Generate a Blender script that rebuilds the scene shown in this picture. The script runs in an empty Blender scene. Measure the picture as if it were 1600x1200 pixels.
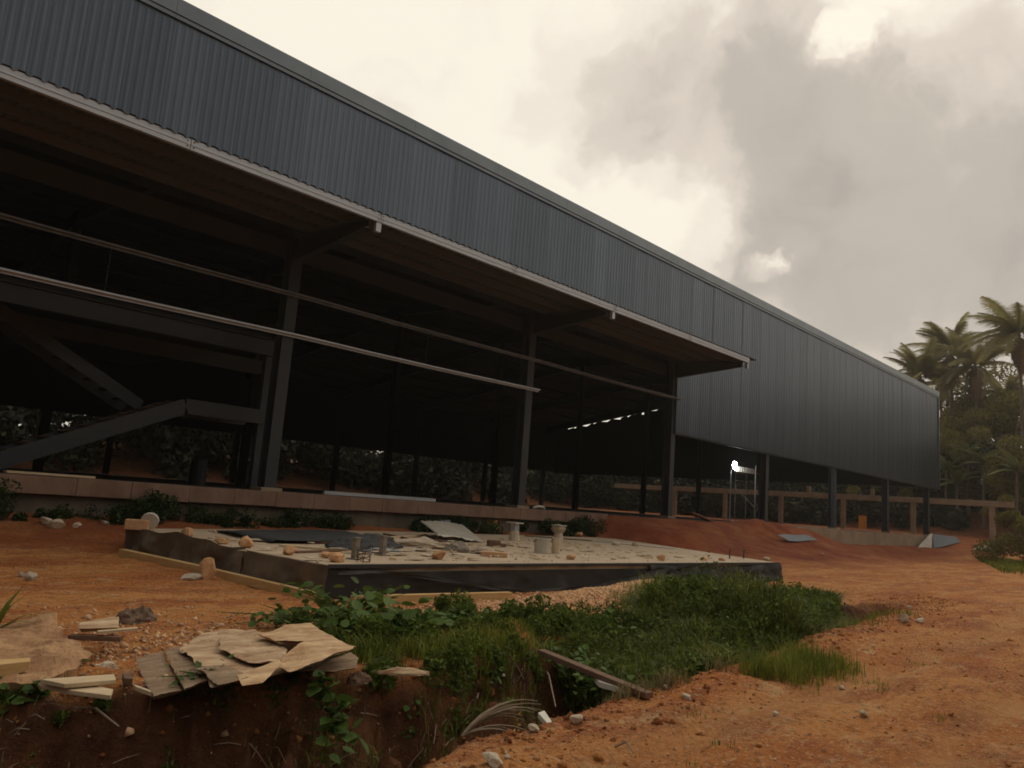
import bpy, bmesh, math, random
import numpy as np
from mathutils import Vector, Matrix, Euler

random.seed(7); RNG = np.random.default_rng(11)
S = bpy.context.scene
COL = S.collection
R_ = math.radians

# ------------------------------------------------------------------ camera
CAMROT = np.array([[0.68877469, -0.16026237, -0.70703989],
                   [-0.72120848, -0.05217861, -0.69075011],
                   [0.07380889, 0.98569436, -0.15152189]])
EYE = np.array([0.0, 0.0, 1.6])
cam_d = bpy.data.cameras.new('camera'); cam = bpy.data.objects.new('camera', cam_d); COL.objects.link(cam)
cam_d.sensor_width = 36; cam_d.lens = 27.0; cam_d.clip_start = 0.05; cam_d.clip_end = 3000
cam.matrix_world = Matrix.Translation(Vector(EYE)) @ Matrix([list(r) for r in CAMROT]).to_4x4()
S.camera = cam

def ray(px, py):
    return CAMROT @ (np.array([px-800.0, 600.0-py, -1200.0])/1200.0)
def at(px, py, z=0.0):               # the point of the level z that the survey ray meets
    d = ray(px, py); t = (z-EYE[2])/d[2]; return Vector(EYE + t*d)
def aty(px, py, y):                  # the same for an upright plane parallel to the facade
    d = ray(px, py); return Vector(EYE + d*(y/d[1]))

# ------------------------------------------------------------------ render look
S.view_settings.view_transform = 'Standard'; S.view_settings.look = 'None'
S.view_settings.exposure = 0.0; S.view_settings.gamma = 1.0; S.view_settings.use_curve_mapping = False
S.cycles.max_bounces = 6; S.cycles.diffuse_bounces = 3; S.cycles.glossy_bounces = 3
S.cycles.transparent_max_bounces = 6
S.cycles.pixel_filter_type = 'BLACKMAN_HARRIS'; S.cycles.filter_width = 1.75

# ------------------------------------------------------------------ world: dusk overcast sky
SUN = Vector((0.80, 0.29, 0.52)).normalized()
W = bpy.data.worlds.new('World'); S.world = W; W.use_nodes = True
nt = W.node_tree; nt.nodes.clear()
N = nt.nodes; L = nt.links
def wmath(op, a, b=None, c=None, clamp=False):
    n = N.new('ShaderNodeMath'); n.operation = op; n.use_clamp = clamp
    for i, v in enumerate((a, b, c)):
        if v is None: continue
        if isinstance(v, (int, float)): n.inputs[i].default_value = v
        else: L.new(v, n.inputs[i])
    return n.outputs[0]
tc = N.new('ShaderNodeTexCoord')
def wnoise(scale, det, rough, vec):
    n = N.new('ShaderNodeTexNoise'); n.inputs['Scale'].default_value = scale; n.inputs['Detail'].default_value = det
    n.inputs['Roughness'].default_value = rough; L.new(vec, n.inputs['Vector']); return n
nw = wnoise(4.0, 6, 0.55, tc.outputs['Generated'])
sub = N.new('ShaderNodeVectorMath'); sub.operation = 'SUBTRACT'; L.new(nw.outputs['Color'], sub.inputs[0]); sub.inputs[1].default_value = (.5, .5, .5)
mad = N.new('ShaderNodeVectorMath'); mad.operation = 'MULTIPLY_ADD'; L.new(sub.outputs[0], mad.inputs[0]); mad.inputs[1].default_value = (.30, .30, .30); L.new(tc.outputs['Generated'], mad.inputs[2])
nrm = N.new('ShaderNodeVectorMath'); nrm.operation = 'NORMALIZE'; L.new(mad.outputs[0], nrm.inputs[0])
def blob(px, py, rpx, w, soft=0.9):
    d = ray(px, py); d = d/np.linalg.norm(d); a = rpx/1250.0
    dt = N.new('ShaderNodeVectorMath'); dt.operation = 'DOT_PRODUCT'; L.new(nrm.outputs[0], dt.inputs[0]); dt.inputs[1].default_value = tuple(d)
    mr = N.new('ShaderNodeMapRange'); mr.interpolation_type = 'SMOOTHSTEP'
    mr.inputs['From Min'].default_value = math.cos(a*(1+soft)); mr.inputs['From Max'].default_value = math.cos(a*(1-soft))
    mr.inputs['To Min'].default_value = 0; mr.inputs['To Max'].default_value = w
    L.new(dt.outputs['Value'], mr.inputs['Value']); return mr.outputs[0]
BLOBS = [(1130, 190, 150, .8), (980, 130, 110, .55), (885, 170, 80, .38), (1270, 300, 150, .75), (1480, 300, 160, .8), (1250, 470, 130, .5),
         (1440, 440, 180, .55), (1600, 250, 140, .5), (1560, 540, 200, .3), (1120, 425, 55, .8), (1235, 110, 75, .5), (1750, 420, 300, .5), (1020, 230, 90, .35),
         (1342, 78, 24, -1.0), (1325, 120, 30, -.55), (1400, 110, 90, -.5), (1490, 70, 90, -.2), (1245, 398, 24, -1.15), (1212, 420, 22, -1.0), (1165, 398, 40, -.75), (1110, 385, 50, -.7), (1060, 350, 80, -.6),
         (960, 330, 130, -.6), (700, 150, 220, -.3), (1120, 70, 40, -.3), (1450, 445, 50, -.4), (1530, 470, 50, -.25), (1340, 560, 110, -.5), (1520, 620, 120, -.3), (1180, 30, 160, -.35)]
acc = None
for b in BLOBS:
    v = blob(*b); acc = v if acc is None else wmath('ADD', acc, v)
n2 = wnoise(7.0, 7, 0.6, nrm.outputs[0])
acc = wmath('ADD', wmath('MULTIPLY', wmath('TANH', wmath('MULTIPLY', acc, .75)), .62), wmath('MULTIPLY', wmath('SUBTRACT', n2.outputs['Fac'], .5), .72))
n3 = wnoise(1.6, 3, 0.5, tc.outputs['Generated'])
# away from the bright quarter the cover is an even grey
sd = N.new('ShaderNodeVectorMath'); sd.operation = 'DOT_PRODUCT'; L.new(tc.outputs['Generated'], sd.inputs[0]); sd.inputs[1].default_value = tuple(SUN)
away = N.new('ShaderNodeMapRange'); away.inputs['From Min'].default_value = 0.55; away.inputs['From Max'].default_value = -0.5
away.inputs['To Min'].default_value = 0; away.inputs['To Max'].default_value = 1; L.new(sd.outputs['Value'], away.inputs['Value'])
acc = wmath('ADD', acc, wmath('MULTIPLY', away.outputs[0], wmath('MULTIPLY', n3.outputs['Fac'], 1.5)))
ramp = N.new('ShaderNodeValToRGB'); L.new(wmath('ADD', acc, 0.12, clamp=True), ramp.inputs[0])
cr = ramp.color_ramp; cr.interpolation = 'EASE'
cr.elements[0].position = 0.0; cr.elements[0].color = (1.02, 0.945, 0.80, 1)
cr.elements[1].position = 1.0; cr.elements[1].color = (0.37, 0.335, 0.295, 1)
for p, c in ((0.2, (0.92, 0.835, 0.715)), (0.42, (0.72, 0.64, 0.55)), (0.68, (0.51, 0.46, 0.40))):
    e = cr.elements.new(p); e.color = (*c, 1)
# the sky dims and cools away from the sun
dim = N.new('ShaderNodeMapRange'); dim.inputs['From Min'].default_value = 0.75; dim.inputs['From Max'].default_value = -0.7
dim.inputs['To Min'].default_value = 0.0; dim.inputs['To Max'].default_value = 1.0; dim.interpolation_type = 'SMOOTHSTEP'; L.new(sd.outputs['Value'], dim.inputs['Value'])
dimc = N.new('ShaderNodeMix'); dimc.data_type = 'RGBA'; L.new(dim.outputs[0], dimc.inputs['Factor'])
dimc.inputs[6].default_value = (1, 1, 1, 1); dimc.inputs[7].default_value = (0.46, 0.52, 0.60, 1)
mul = N.new('ShaderNodeMix'); mul.data_type = 'RGBA'; mul.blend_type = 'MULTIPLY'; mul.inputs['Factor'].default_value = 1
L.new(ramp.outputs[0], mul.inputs[6]); L.new(dimc.outputs[2], mul.inputs[7])
sky = N.new('ShaderNodeTexSky'); sky.sky_type = 'NISHITA'; sky.sun_disc = False
sky.sun_elevation = math.asin(SUN.z); sky.sun_rotation = math.atan2(SUN.x, SUN.y)
bg1 = N.new('ShaderNodeBackground'); L.new(sky.outputs[0], bg1.inputs[0]); bg1.inputs[1].default_value = 0.08
bg2 = N.new('ShaderNodeBackground'); L.new(mul.outputs[2], bg2.inputs[0]); bg2.inputs[1].default_value = 1.0
mx = N.new('ShaderNodeMixShader'); mx.inputs[0].default_value = 0.96; L.new(bg1.outputs[0], mx.inputs[1]); L.new(bg2.outputs[0], mx.inputs[2])
wo = N.new('ShaderNodeOutputWorld'); L.new(mx.outputs[0], wo.inputs[0])

sl = bpy.data.lights.new('sun', 'SUN'); sl.energy = 0.5; sl.angle = R_(20); sl.color = (1, .88, .68)
sun = bpy.data.objects.new('sun', sl); COL.objects.link(sun); sun.location = (60, 20, 60)
sun.rotation_euler = SUN.to_track_quat('Z', 'Y').to_euler()

# ------------------------------------------------------------------ materials
def mat(name, col, col2=None, scale=4.0, rough=0.85, metal=0.0, bump=0.0, bscale=30.0, detail=5, var=0.0, stretch=None, spec=0.5, transl=0.0, island=0.0, emit=None):
    m = bpy.data.materials.new(name); m.use_nodes = True; t = m.node_tree; n = t.nodes; l = t.links
    b = n['Principled BSDF']; b.inputs['Roughness'].default_value = rough; b.inputs['Metallic'].default_value = metal
    b.inputs['Specular IOR Level'].default_value = spec
    tcn = n.new('ShaderNodeTexCoord'); vec = tcn.outputs['Object']
    if stretch:
        mp = n.new('ShaderNodeMapping'); mp.inputs['Scale'].default_value = stretch; l.new(vec, mp.inputs['Vector']); vec = mp.outputs[0]
    col2 = col2 or col
    nz = n.new('ShaderNodeTexNoise'); nz.inputs['Scale'].default_value = scale; nz.inputs['Detail'].default_value = detail; nz.inputs['Roughness'].default_value = 0.65
    l.new(vec, nz.inputs['Vector'])
    mr = n.new('ShaderNodeMapRange'); mr.inputs['From Min'].default_value = .32; mr.inputs['From Max'].default_value = .68; l.new(nz.outputs['Fac'], mr.inputs['Value'])
    mixn = n.new('ShaderNodeMix'); mixn.data_type = 'RGBA'; mixn.inputs[6].default_value = (*col, 1); mixn.inputs[7].default_value = (*col2, 1)
    l.new(mr.outputs[0], mixn.inputs['Factor']); out = mixn.outputs[2]
    if var or island:
        src = n.new('ShaderNodeObjectInfo').outputs['Random'] if var else n.new('ShaderNodeNewGeometry').outputs['Random Per Island']
        v = var or island
        r2 = n.new('ShaderNodeMapRange'); r2.inputs['To Min'].default_value = 1-v; r2.inputs['To Max'].default_value = 1+v; l.new(src, r2.inputs['Value'])
        hs = n.new('ShaderNodeHueSaturation'); l.new(out, hs.inputs['Color']); l.new(r2.outputs[0], hs.inputs['Value'])
        out = hs.outputs[0]
    l.new(out, b.inputs['Base Color'])
    if bump:
        nb = n.new('ShaderNodeTexNoise'); nb.inputs['Scale'].default_value = bscale; nb.inputs['Detail'].default_value = 6; l.new(vec, nb.inputs['Vector'])
        bp = n.new('ShaderNodeBump'); bp.inputs['Strength'].default_value = bump; bp.inputs['Distance'].default_value = 0.02; l.new(nb.outputs['Fac'], bp.inputs['Height']); l.new(bp.outputs[0], b.inputs['Normal'])
    if transl:
        tr = n.new('ShaderNodeBsdfTranslucent'); l.new(out, tr.inputs['Color']); ms = n.new('ShaderNodeMixShader'); ms.inputs[0].default_value = transl
        l.new(b.outputs[0], ms.inputs[1]); l.new(tr.outputs[0], ms.inputs[2]); l.new(ms.outputs[0], n['Material Output'].inputs[0])
    if emit:
        b.inputs['Emission Color'].default_value = (*emit[:3], 1); b.inputs['Emission Strength'].default_value = emit[3]
    return m

M = {}
M['clad'] = mat('coated_sheet', (.066, .083, .106), (.088, .104, .125), 1.2, rough=.34, metal=.8, var=.12, stretch=(3, 3, .25), bump=.05, bscale=3, spec=.6)
M['flash'] = mat('roof_flashing_metal', (.13, .155, .175), (.17, .195, .215), 1.0, rough=.36, metal=.5, spec=.5)
M['galv'] = mat('galvanised_steel', (.36, .39, .42), (.50, .52, .54), 5, rough=.45, metal=.4, bump=.1, bscale=8, stretch=(.4, 1, 6))
M['galvbar'] = mat('shaded_galvanised_girt', (.10, .10, .10), (.17, .17, .168), 3, rough=.5, metal=.3)  # upper girt toned darker, as the lower one catches more sky light
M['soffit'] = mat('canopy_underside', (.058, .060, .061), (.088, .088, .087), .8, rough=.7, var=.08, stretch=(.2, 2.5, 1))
M['steel'] = mat('painted_steel', (.024, .028, .033), (.034, .038, .042), 2, rough=.6, var=.05)
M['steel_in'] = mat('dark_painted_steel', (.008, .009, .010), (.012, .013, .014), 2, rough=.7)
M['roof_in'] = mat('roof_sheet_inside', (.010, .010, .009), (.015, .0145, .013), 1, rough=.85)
M['coping'] = mat('dusty_concrete_edge', (.17, .095, .062), (.29, .18, .125), 1.6, bump=.4, bscale=14, stretch=(1, 1, .5))
M['plinth'] = mat('stained_concrete_wall', (.085, .065, .045), (.17, .135, .10), 1.3, bump=.4, bscale=10, stretch=(1.5, 1, .45))
M['concrete'] = mat('dusty_concrete_slab', (.42, .31, .205), (.55, .43, .30), 1.4, rough=.9, bump=.15, bscale=25, detail=8)
M['conc_frame'] = mat('raw_concrete_frame', (.27, .195, .125), (.40, .30, .20), 1.0, bump=.4, bscale=6)
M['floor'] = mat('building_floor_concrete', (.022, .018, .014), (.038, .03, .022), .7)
M['fabric'] = mat('black_mesh_fabric', (.085, .068, .048), (.20, .145, .09), 1.5, rough=.85, bump=.35, bscale=7, stretch=(1, 1, .7))
M['fabric_dk'] = mat('black_plastic_sheeting', (.020, .018, .017), (.034, .029, .026), 2, rough=.8, bump=.3, bscale=6)
M['tarp'] = mat('dark_tarpaulin', (.028, .029, .030), (.045, .045, .045), 2, rough=.85, bump=.2, bscale=10)
M['timber_y'] = mat('yellow_timber', (.50, .30, .10), (.62, .42, .20), 3, bump=.2, stretch=(1, 1, 8))
M['timber'] = mat('pale_timber', (.52, .38, .22), (.66, .52, .34), 3, bump=.3, bscale=20, stretch=(1, 9, 9))
M['timber_b'] = mat('brown_timber', (.13, .07, .04), (.21, .12, .07), 3, bump=.4, bscale=20, stretch=(1, 9, 9))
M['board'] = mat('weathered_plywood', (.26, .125, .055), (.72, .54, .34), 1.7, rough=.9, bump=.5, bscale=14, detail=8, stretch=(1, 3.5, 1))
M['board_w'] = mat('whitish_board', (.62, .58, .48), (.74, .70, .60), 4, bump=.2)
M['bark'] = mat('wet_wood_piece', (.10, .06, .04), (.22, .14, .09), 5, bump=.6)
M['rock_p'] = mat('pale_stone', (.50, .40, .27), (.66, .56, .42), 6, bump=.6, bscale=15, var=.12)
M['rock_o'] = mat('orange_rock', (.50, .23, .09), (.66, .42, .22), 7, bump=.6, bscale=18, var=.15)
M['rock_big'] = mat('sandy_broken_slab', (.20, .085, .034), (.54, .32, .155), 3.4, bump=1.0, bscale=9, detail=9)
M['gravel'] = mat('orange_gravel', (.50, .24, .10), (.70, .44, .24), 9, island=.35)
M['pebble'] = mat('scattered_pebbles', (.42, .20, .085), (.64, .44, .26), 9, island=.4)
M['metal_w'] = mat('pale_galvanised_sheet', (.42, .38, .31), (.58, .54, .46), 2, rough=.55, metal=.2, bump=.1)
M['metal_b'] = mat('blue_grey_sheet', (.14, .17, .20), (.19, .22, .25), 2, rough=.6)
M['plastic_w'] = mat('dirty_white_plastic', (.48, .44, .36), (.62, .58, .50), 3, rough=.55)
M['plastic_o'] = mat('orange_plastic', (.62, .24, .03), (.72, .32, .05), 3, rough=.5)
M['rag'] = mat('grey_rag', (.16, .13, .10), (.32, .27, .21), 9, bump=.6)
M['paper'] = mat('crumpled_paper_sacks', (.40, .30, .20), (.60, .50, .38), 8, bump=.5)
M['rust'] = mat('rusty_steel', (.08, .05, .035), (.16, .10, .06), 10)
M['brick'] = mat('fired_brick', (.55, .29, .14), (.66, .40, .22), 10, bump=.4)
M['box'] = mat('dark_brown_timber_block', (.07, .04, .025), (.12, .07, .04), 10)
M['twig'] = mat('dry_twig', (.24, .17, .11), (.36, .27, .18), 10)
M['leaf'] = mat('broad_leaf', (.06, .11, .018), (.11, .175, .035), 5, rough=.6, spec=.2, transl=.3, var=.4)
M['leafs'] = mat('small_leaf', (.06, .10, .012), (.14, .18, .028), 5, rough=.65, spec=.2, transl=.3, island=.5)
M['leafs_dk'] = mat('dark_small_leaf', (.022, .042, .012), (.045, .07, .02), 5, rough=.6, transl=.2, island=.5, spec=.15)
M['grass'] = mat('grass_blades', (.12, .165, .018), (.28, .28, .05), 2.5, rough=.6, transl=.3, island=.45, spec=.15)
M['grass_dk'] = mat('dense_grass_blades', (.07, .105, .012), (.18, .19, .03), 1.4, rough=.6, transl=.25, island=.6, spec=.15)
M['grass_dry'] = mat('dry_grass_blades', (.20, .17, .07), (.30, .24, .11), 3, rough=.7, transl=.2, island=.3, spec=.15)
M['tree_leaf'] = mat('tree_foliage', (.15, .14, .035), (.26, .22, .065), .35, rough=.7, transl=.4, island=.35, spec=.15)
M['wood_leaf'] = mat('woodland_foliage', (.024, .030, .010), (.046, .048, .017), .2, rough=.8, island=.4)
M['palm_leaf'] = mat('palm_frond', (.19, .18, .065), (.32, .27, .11), .8, rough=.6, transl=.45, var=.25, spec=.15)
M['palm_dry'] = mat('dry_palm_frond', (.16, .10, .05), (.22, .14, .07), .8, rough=.8, var=.2)
M['banana'] = mat('banana_leaf', (.10, .13, .045), (.17, .19, .075), 1, rough=.5, transl=.25, var=.3, spec=.15)
M['trunk'] = mat('tree_trunk', (.12, .095, .07), (.20, .16, .12), 3, bump=.5)
M['lampbody'] = mat('lamp_housing', (.2, .2, .2), rough=.5)
M['lamp'] = mat('lit_lamp_glass', (.9, .9, 1), emit=(.92, .95, 1.0, 150))
M['skin'] = mat('rubble', (.40, .32, .23), (.55, .46, .36), 6, bump=.6)

def soil_material():
    m = bpy.data.materials.new('laterite_soil'); m.use_nodes = True; t = m.node_tree; n = t.nodes; l = t.links
    b = n['Principled BSDF']; b.inputs['Roughness'].default_value = .93; b.inputs['Specular IOR Level'].default_value = .25
    tcn = n.new('ShaderNodeTexCoord').outputs['Object']
    def nz(sc, det, ro=.6, st=None):
        v = tcn
        if st:
            mp = n.new('ShaderNodeMapping'); mp.inputs['Scale'].default_value = st; mp.inputs['Rotation'].default_value = (0, 0, R_(-14)); l.new(v, mp.inputs['Vector']); v = mp.outputs[0]
        x = n.new('ShaderNodeTexNoise'); x.inputs['Scale'].default_value = sc; x.inputs['Detail'].default_value = det; x.inputs['Roughness'].default_value = ro; l.new(v, x.inputs['Vector']); return x.outputs['Fac']
    def rng(v, a, c, lo=0, hi=1):
        x = n.new('ShaderNodeMapRange'); x.inputs['From Min'].default_value = a; x.inputs['From Max'].default_value = c; x.inputs['To Min'].default_value = lo; x.inputs['To Max'].default_value = hi; l.new(v, x.inputs['Value']); return x.outputs[0]
    def mix(f, a, c, mode='MIX'):
        x = n.new('ShaderNodeMix'); x.data_type = 'RGBA'; x.blend_type = mode
        if isinstance(f, float): x.inputs['Factor'].default_value = f
        else: l.new(f, x.inputs['Factor'])
        for i, v in ((6, a), (7, c)):
            if isinstance(v, tuple): x.inputs[i].default_value = (*v, 1)
            else: l.new(v, x.inputs[i])
        return x.outputs[2]
    a = mix(rng(nz(.45, 7, .7, (.45, 1.6, 1)), .43, .57), (.50, .160, .034), (.64, .275, .080))
    a = mix(rng(nz(.9, 8, .75, (.5, 1.5, 1)), .47, .60, 0, .85), a, (.34, .092, .028))
    a = mix(rng(nz(2.2, 8, .75, (.6, 1.2, 1)), .54, .66, 0, .7), a, (.68, .44, .22))
    a = mix(rng(nz(26, 4, .7), .54, .64, 0, .75), a, (.68, .44, .23))
    a = mix(rng(nz(15, 6, .75), .53, .63, 0, .8), a, (.20, .07, .028))
    a = mix(rng(nz(3.6, 8, .8, (.5, 1.4, 1)), .56, .66, 0, .6), a, (.22, .075, .028))
    at_ = n.new('ShaderNodeAttribute'); at_.attribute_name = 'fresh'
    red = mix(rng(nz(1.1, 7, .7), .35, .65), (.20, .045, .018), (.33, .085, .032))
    fz = n.new('ShaderNodeMath'); fz.operation = 'MULTIPLY'; fz.use_clamp = True; l.new(at_.outputs['Fac'], fz.inputs[0]); l.new(rng(nz(.8, 6), .3, .6, .55, 1.1), fz.inputs[1])
    a = mix(fz.outputs[0], a, red)
    at3 = n.new('ShaderNodeAttribute'); at3.attribute_name = 'track'; tm = n.new('ShaderNodeMath'); tm.operation = 'MULTIPLY'; tm.inputs[1].default_value = .55; l.new(at3.outputs['Fac'], tm.inputs[0])
    a = mix(tm.outputs[0], a, (.56, .30, .12))
    at2 = n.new('ShaderNodeAttribute'); at2.attribute_name = 'dark_soil'
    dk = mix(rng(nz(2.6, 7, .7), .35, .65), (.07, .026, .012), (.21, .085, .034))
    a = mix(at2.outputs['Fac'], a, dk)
    l.new(a, b.inputs['Base Color'])
    h1 = n.new('ShaderNodeMath'); h1.operation = 'MULTIPLY_ADD'; l.new(nz(40, 5, .7), h1.inputs[0]); h1.inputs[1].default_value = .35; l.new(nz(9, 6, .7), h1.inputs[2])
    bp = n.new('ShaderNodeBump'); bp.inputs['Strength'].default_value = 1.0; bp.inputs['Distance'].default_value = .09; l.new(h1.outputs[0], bp.inputs['Height']); l.new(bp.outputs[0], b.inputs['Normal'])
    return m
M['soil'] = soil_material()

# ------------------------------------------------------------------ helpers
class MB:
    def __init__(s): s.v = []; s.f = []
    def add(s, vs, fs):
        o = len(s.v); s.v += [tuple(v) for v in vs]; s.f += [tuple(i+o for i in f) for f in fs]
    def box(s, x0, x1, y0, y1, z0, z1):
        s.add([(x, y, z) for x in (x0, x1) for y in (y0, y1) for z in (z0, z1)],
              [(0, 1, 3, 2), (4, 6, 7, 5), (0, 4, 5, 1), (2, 3, 7, 6), (0, 2, 6, 4), (1, 5, 7, 3)])
    def bar(s, a, b, w, h, up=(0, 0, 1)):
        a = Vector(a); b = Vector(b); d = (b-a).normalized(); u = Vector(up)
        if abs(d.dot(u)) > .98: u = Vector((0, 1, 0))
        sd_ = d.cross(u).normalized(); u = sd_.cross(d).normalized()
        vs = [p + sd_*sx*w/2 + u*sz*h/2 for p in (a, b) for sx in (-1, 1) for sz in (-1, 1)]
        s.add(vs, [(0, 1, 3, 2), (4, 6, 7, 5), (0, 4, 5, 1), (2, 3, 7, 6), (0, 2, 6, 4), (1, 5, 7, 3)])
    def tube(s, pts, rad, seg=8):
        pts = [Vector(p) for p in pts]; rad = rad if isinstance(rad, (list, tuple)) else [rad]*len(pts); rings = []
        for i, p in enumerate(pts):
            d = (pts[min(i+1, len(pts)-1)]-pts[max(i-1, 0)]).normalized(); u = Vector((0, 0, 1)) if abs(d.z) < .9 else Vector((1, 0, 0))
            a = d.cross(u).normalized(); b = a.cross(d)
            rings.append([p + (a*math.cos(t)+b*math.sin(t))*rad[i] for t in [2*math.pi*k/seg for k in range(seg)]])
        vs = [v for r in rings for v in r]; fs = []
        for i in range(len(pts)-1):
            for k in range(seg):
                k2 = (k+1) % seg; fs.append((i*seg+k, i*seg+k2, (i+1)*seg+k2, (i+1)*seg+k))
        fs.append(tuple(range(seg-1, -1, -1))); fs.append(tuple((len(pts)-1)*seg+k for k in range(seg)))
        s.add(vs, fs)
    def prism(s, poly, z0, z1):
        n = len(poly); s.add([(x, y, z0) for x, y in poly]+[(x, y, z1) for x, y in poly],
              [tuple(range(n-1, -1, -1)), tuple(range(n, 2*n))]+[(i, (i+1) % n, n+(i+1) % n, n+i) for i in range(n)])
    def mesh(s, name, m, smooth=False):
        me = bpy.data.meshes.new(name); me.from_pydata(s.v, [], s.f); me.materials.append(m); me.update()
        if smooth: me.polygons.foreach_set('use_smooth', [True]*len(me.polygons))
        return me
    def obj(s, name, m, parent=None, smooth=False, loc=None):
        return link(name, s.mesh(name, m, smooth), parent, loc)
def link(name, me, parent=None, loc=None, rot=None, scale=None):
    o = bpy.data.objects.new(name, me); COL.objects.link(o)
    if parent: o.parent = parent
    if loc is not None: o.location = loc
    if rot is not None: o.rotation_euler = rot
    if scale is not None: o.scale = scale
    return o
def tag(o, label=None, cat=None, group=None, kind=None):
    if label: o['label'] = label
    if cat: o['category'] = cat
    if group: o['group'] = group
    if kind: o['kind'] = kind
    return o
def empty(name, loc, label, cat, rz=0, group=None):
    o = bpy.data.objects.new(name, None); COL.objects.link(o); o.location = loc; o.rotation_euler = (0, 0, rz); o.empty_display_size = .2
    return tag(o, label, cat, group)
def bevel(o, w=.01, seg=2):
    b = o.modifiers.new('bevel', 'BEVEL'); b.width = w; b.segments = seg; b.limit_method = 'ANGLE'; return o
def np_mesh(name, V, F, m, smooth=False):        # F: (n,k) array
    me = bpy.data.meshes.new(name); k = F.shape[1]
    me.vertices.add(len(V)); me.vertices.foreach_set('co', np.ascontiguousarray(V, dtype=np.float32).ravel())
    me.loops.add(F.size); me.loops.foreach_set('vertex_index', np.ascontiguousarray(F, dtype=np.int32).ravel())
    me.polygons.add(len(F)); me.polygons.foreach_set('loop_start', np.arange(0, F.size, k, dtype=np.int32)); me.polygons.foreach_set('loop_total', np.full(len(F), k, dtype=np.int32))
    me.update(calc_edges=True); me.materials.append(m)
    if smooth: me.polygons.foreach_set('use_smooth', np.ones(len(F), dtype=bool))
    return me

# value noise
_T = RNG.random((256, 256))
def vn(x, y):
    xi = np.floor(x).astype(int); yi = np.floor(y).astype(int); fx = x-xi; fy = y-yi; fx = fx*fx*(3-2*fx); fy = fy*fy*(3-2*fy)
    a = _T[xi & 255, yi & 255]; b = _T[(xi+1) & 255, yi & 255]; c = _T[xi & 255, (yi+1) & 255]; d = _T[(xi+1) & 255, (yi+1) & 255]
    return (a*(1-fx)+b*fx)*(1-fy)+(c*(1-fx)+d*fx)*fy-.5
def fbm(x, y, o=5, g=.5):
    s = 0; a = 1
    for i in range(o): s = s+a*vn(x*2**i+17.3*i, y*2**i-9.1*i); a *= g
    return s
def sst(a, b, x): t = np.clip((x-a)/(b-a), 0, 1); return t*t*(3-2*t)

def yN(x): return np.interp(x, [-4, 1.5, 3, 4.9, 6.3, 8, 10.4, 12.6, 16.4, 19, 22], [3.1, 3.42, 3.62, 3.95, 4.02, 4.22, 4.45, 4.8, 5.2, 5.6, 6.0])
def yF(x): return np.interp(x, [-4, 1.6, 2.5, 3.3, 4.2, 5.1, 6.6, 8.5, 11, 14, 17, 19.5, 22], [6.2, 6.15, 5.85, 5.75, 5.9, 5.55, 5.8, 6.2, 6.6, 6.7, 6.4, 6.1, 6.0])
def terrain(x, y):
    x = np.asarray(x, float); y = np.asarray(y, float)
    wob = .16*fbm(x*1.3, y*1.3+40, 4)
    n_, f_ = yN(x)+wob, yF(x)+wob*1.6
    z = .05*fbm(x*.45, y*.9, 5)+.035*fbm(x*1.7, y*3.4, 5)+.024*fbm(x*7, y*9+3, 4, .6)*sst(40, 20, x)
    # tyre tracks along the road
    for off in (1.2, 2.6): z = z-.055*np.exp(-((y-(off+.06*x+.2*np.sin(x*.3)))/.2)**2)*sst(-2, 3, x)*(1+.6*vn(x*2, y*2))
    # ditch
    depth = .85*sst(22, 16, x)
    inn = sst(0, .8, y-n_)*sst(-.06, .62, f_-y+.25*fbm(x*2.7, y*2.7, 5, .6))
    z = z-depth*inn*(1+.35*fbm(x*2.1, y*2.1+7, 4))
    z = z+inn*.42*fbm(x*3.3, y*3.3, 6, .6)
    z = z+inn*.50*np.exp(-(((x-5.35)/.55)**2+((y-5.05)/.38)**2))*(1+.6*fbm(x*3, y*3, 4))+inn*.3*np.exp(-(((x-3.9)/.5)**2+((y-5.1)/.3)**2))*(1+fbm(x*3, y*3, 4))
    # spoil along the far bank
    z = z+.16*np.exp(-((y-f_-.35)/.42)**2)*sst(12, 8, x)*(.7+1.3*fbm(x*1.1+4, y*1.1, 4))*(x > -8)
    z = z+.09*np.exp(-((y-n_+.3)/.35)**2)*sst(5.5, 7, x)*sst(19, 12, x)*(.6+1.4*fbm(x*1.5, y*1.5, 3))
    # gravel side and ground round the slab
    z = z+.05*sst(8, 16, y)*sst(30, 5, x)
    # pad along the building
    z = z+.52*sst(15.8, 19.6, y)
    # red ramp up to the floor
    rp = sst(12.2, 19.7, y+.5*fbm(x*.35, y*.35, 3))*sst(23.0, 27.2, x+.5*fbm(y*.6, x*.6, 3))*sst(52, 42, x)
    z = z+rp*(.86+.10*fbm(x*.6, y*.6+3, 4))
    z = z+.30*np.exp(-(((x-27.2)/3.0)**2+((y-16.6)/1.0)**2))*(1+fbm(x*1.3, y*1.3, 4))
    z = z+.34*np.exp(-(((x-39.5)/4.0)**2+((y-18.6)/.8)**2))*(1+fbm(x*1.3, y*1.3, 4))
    # far right rise and the bank behind
    zz = sst(70, 84, x)*1.0*sst(4, 16, y)
    z = np.where(y > 19.6, np.minimum(z, 1.25+0*z), z)
    z = z+zz+2.6*sst(85, 93, x+2*fbm(x*.1, y*.1, 3))*sst(2, 18, y)+6*sst(93, 150, x)
    z = z+3.2*sst(70, 80, y)
    z = z-.0*x
    z = z+sst(3, 60, -y)*2.0
    return z
def tz(x, y): return float(terrain(np.array([x]), np.array([y]))[0])
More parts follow.
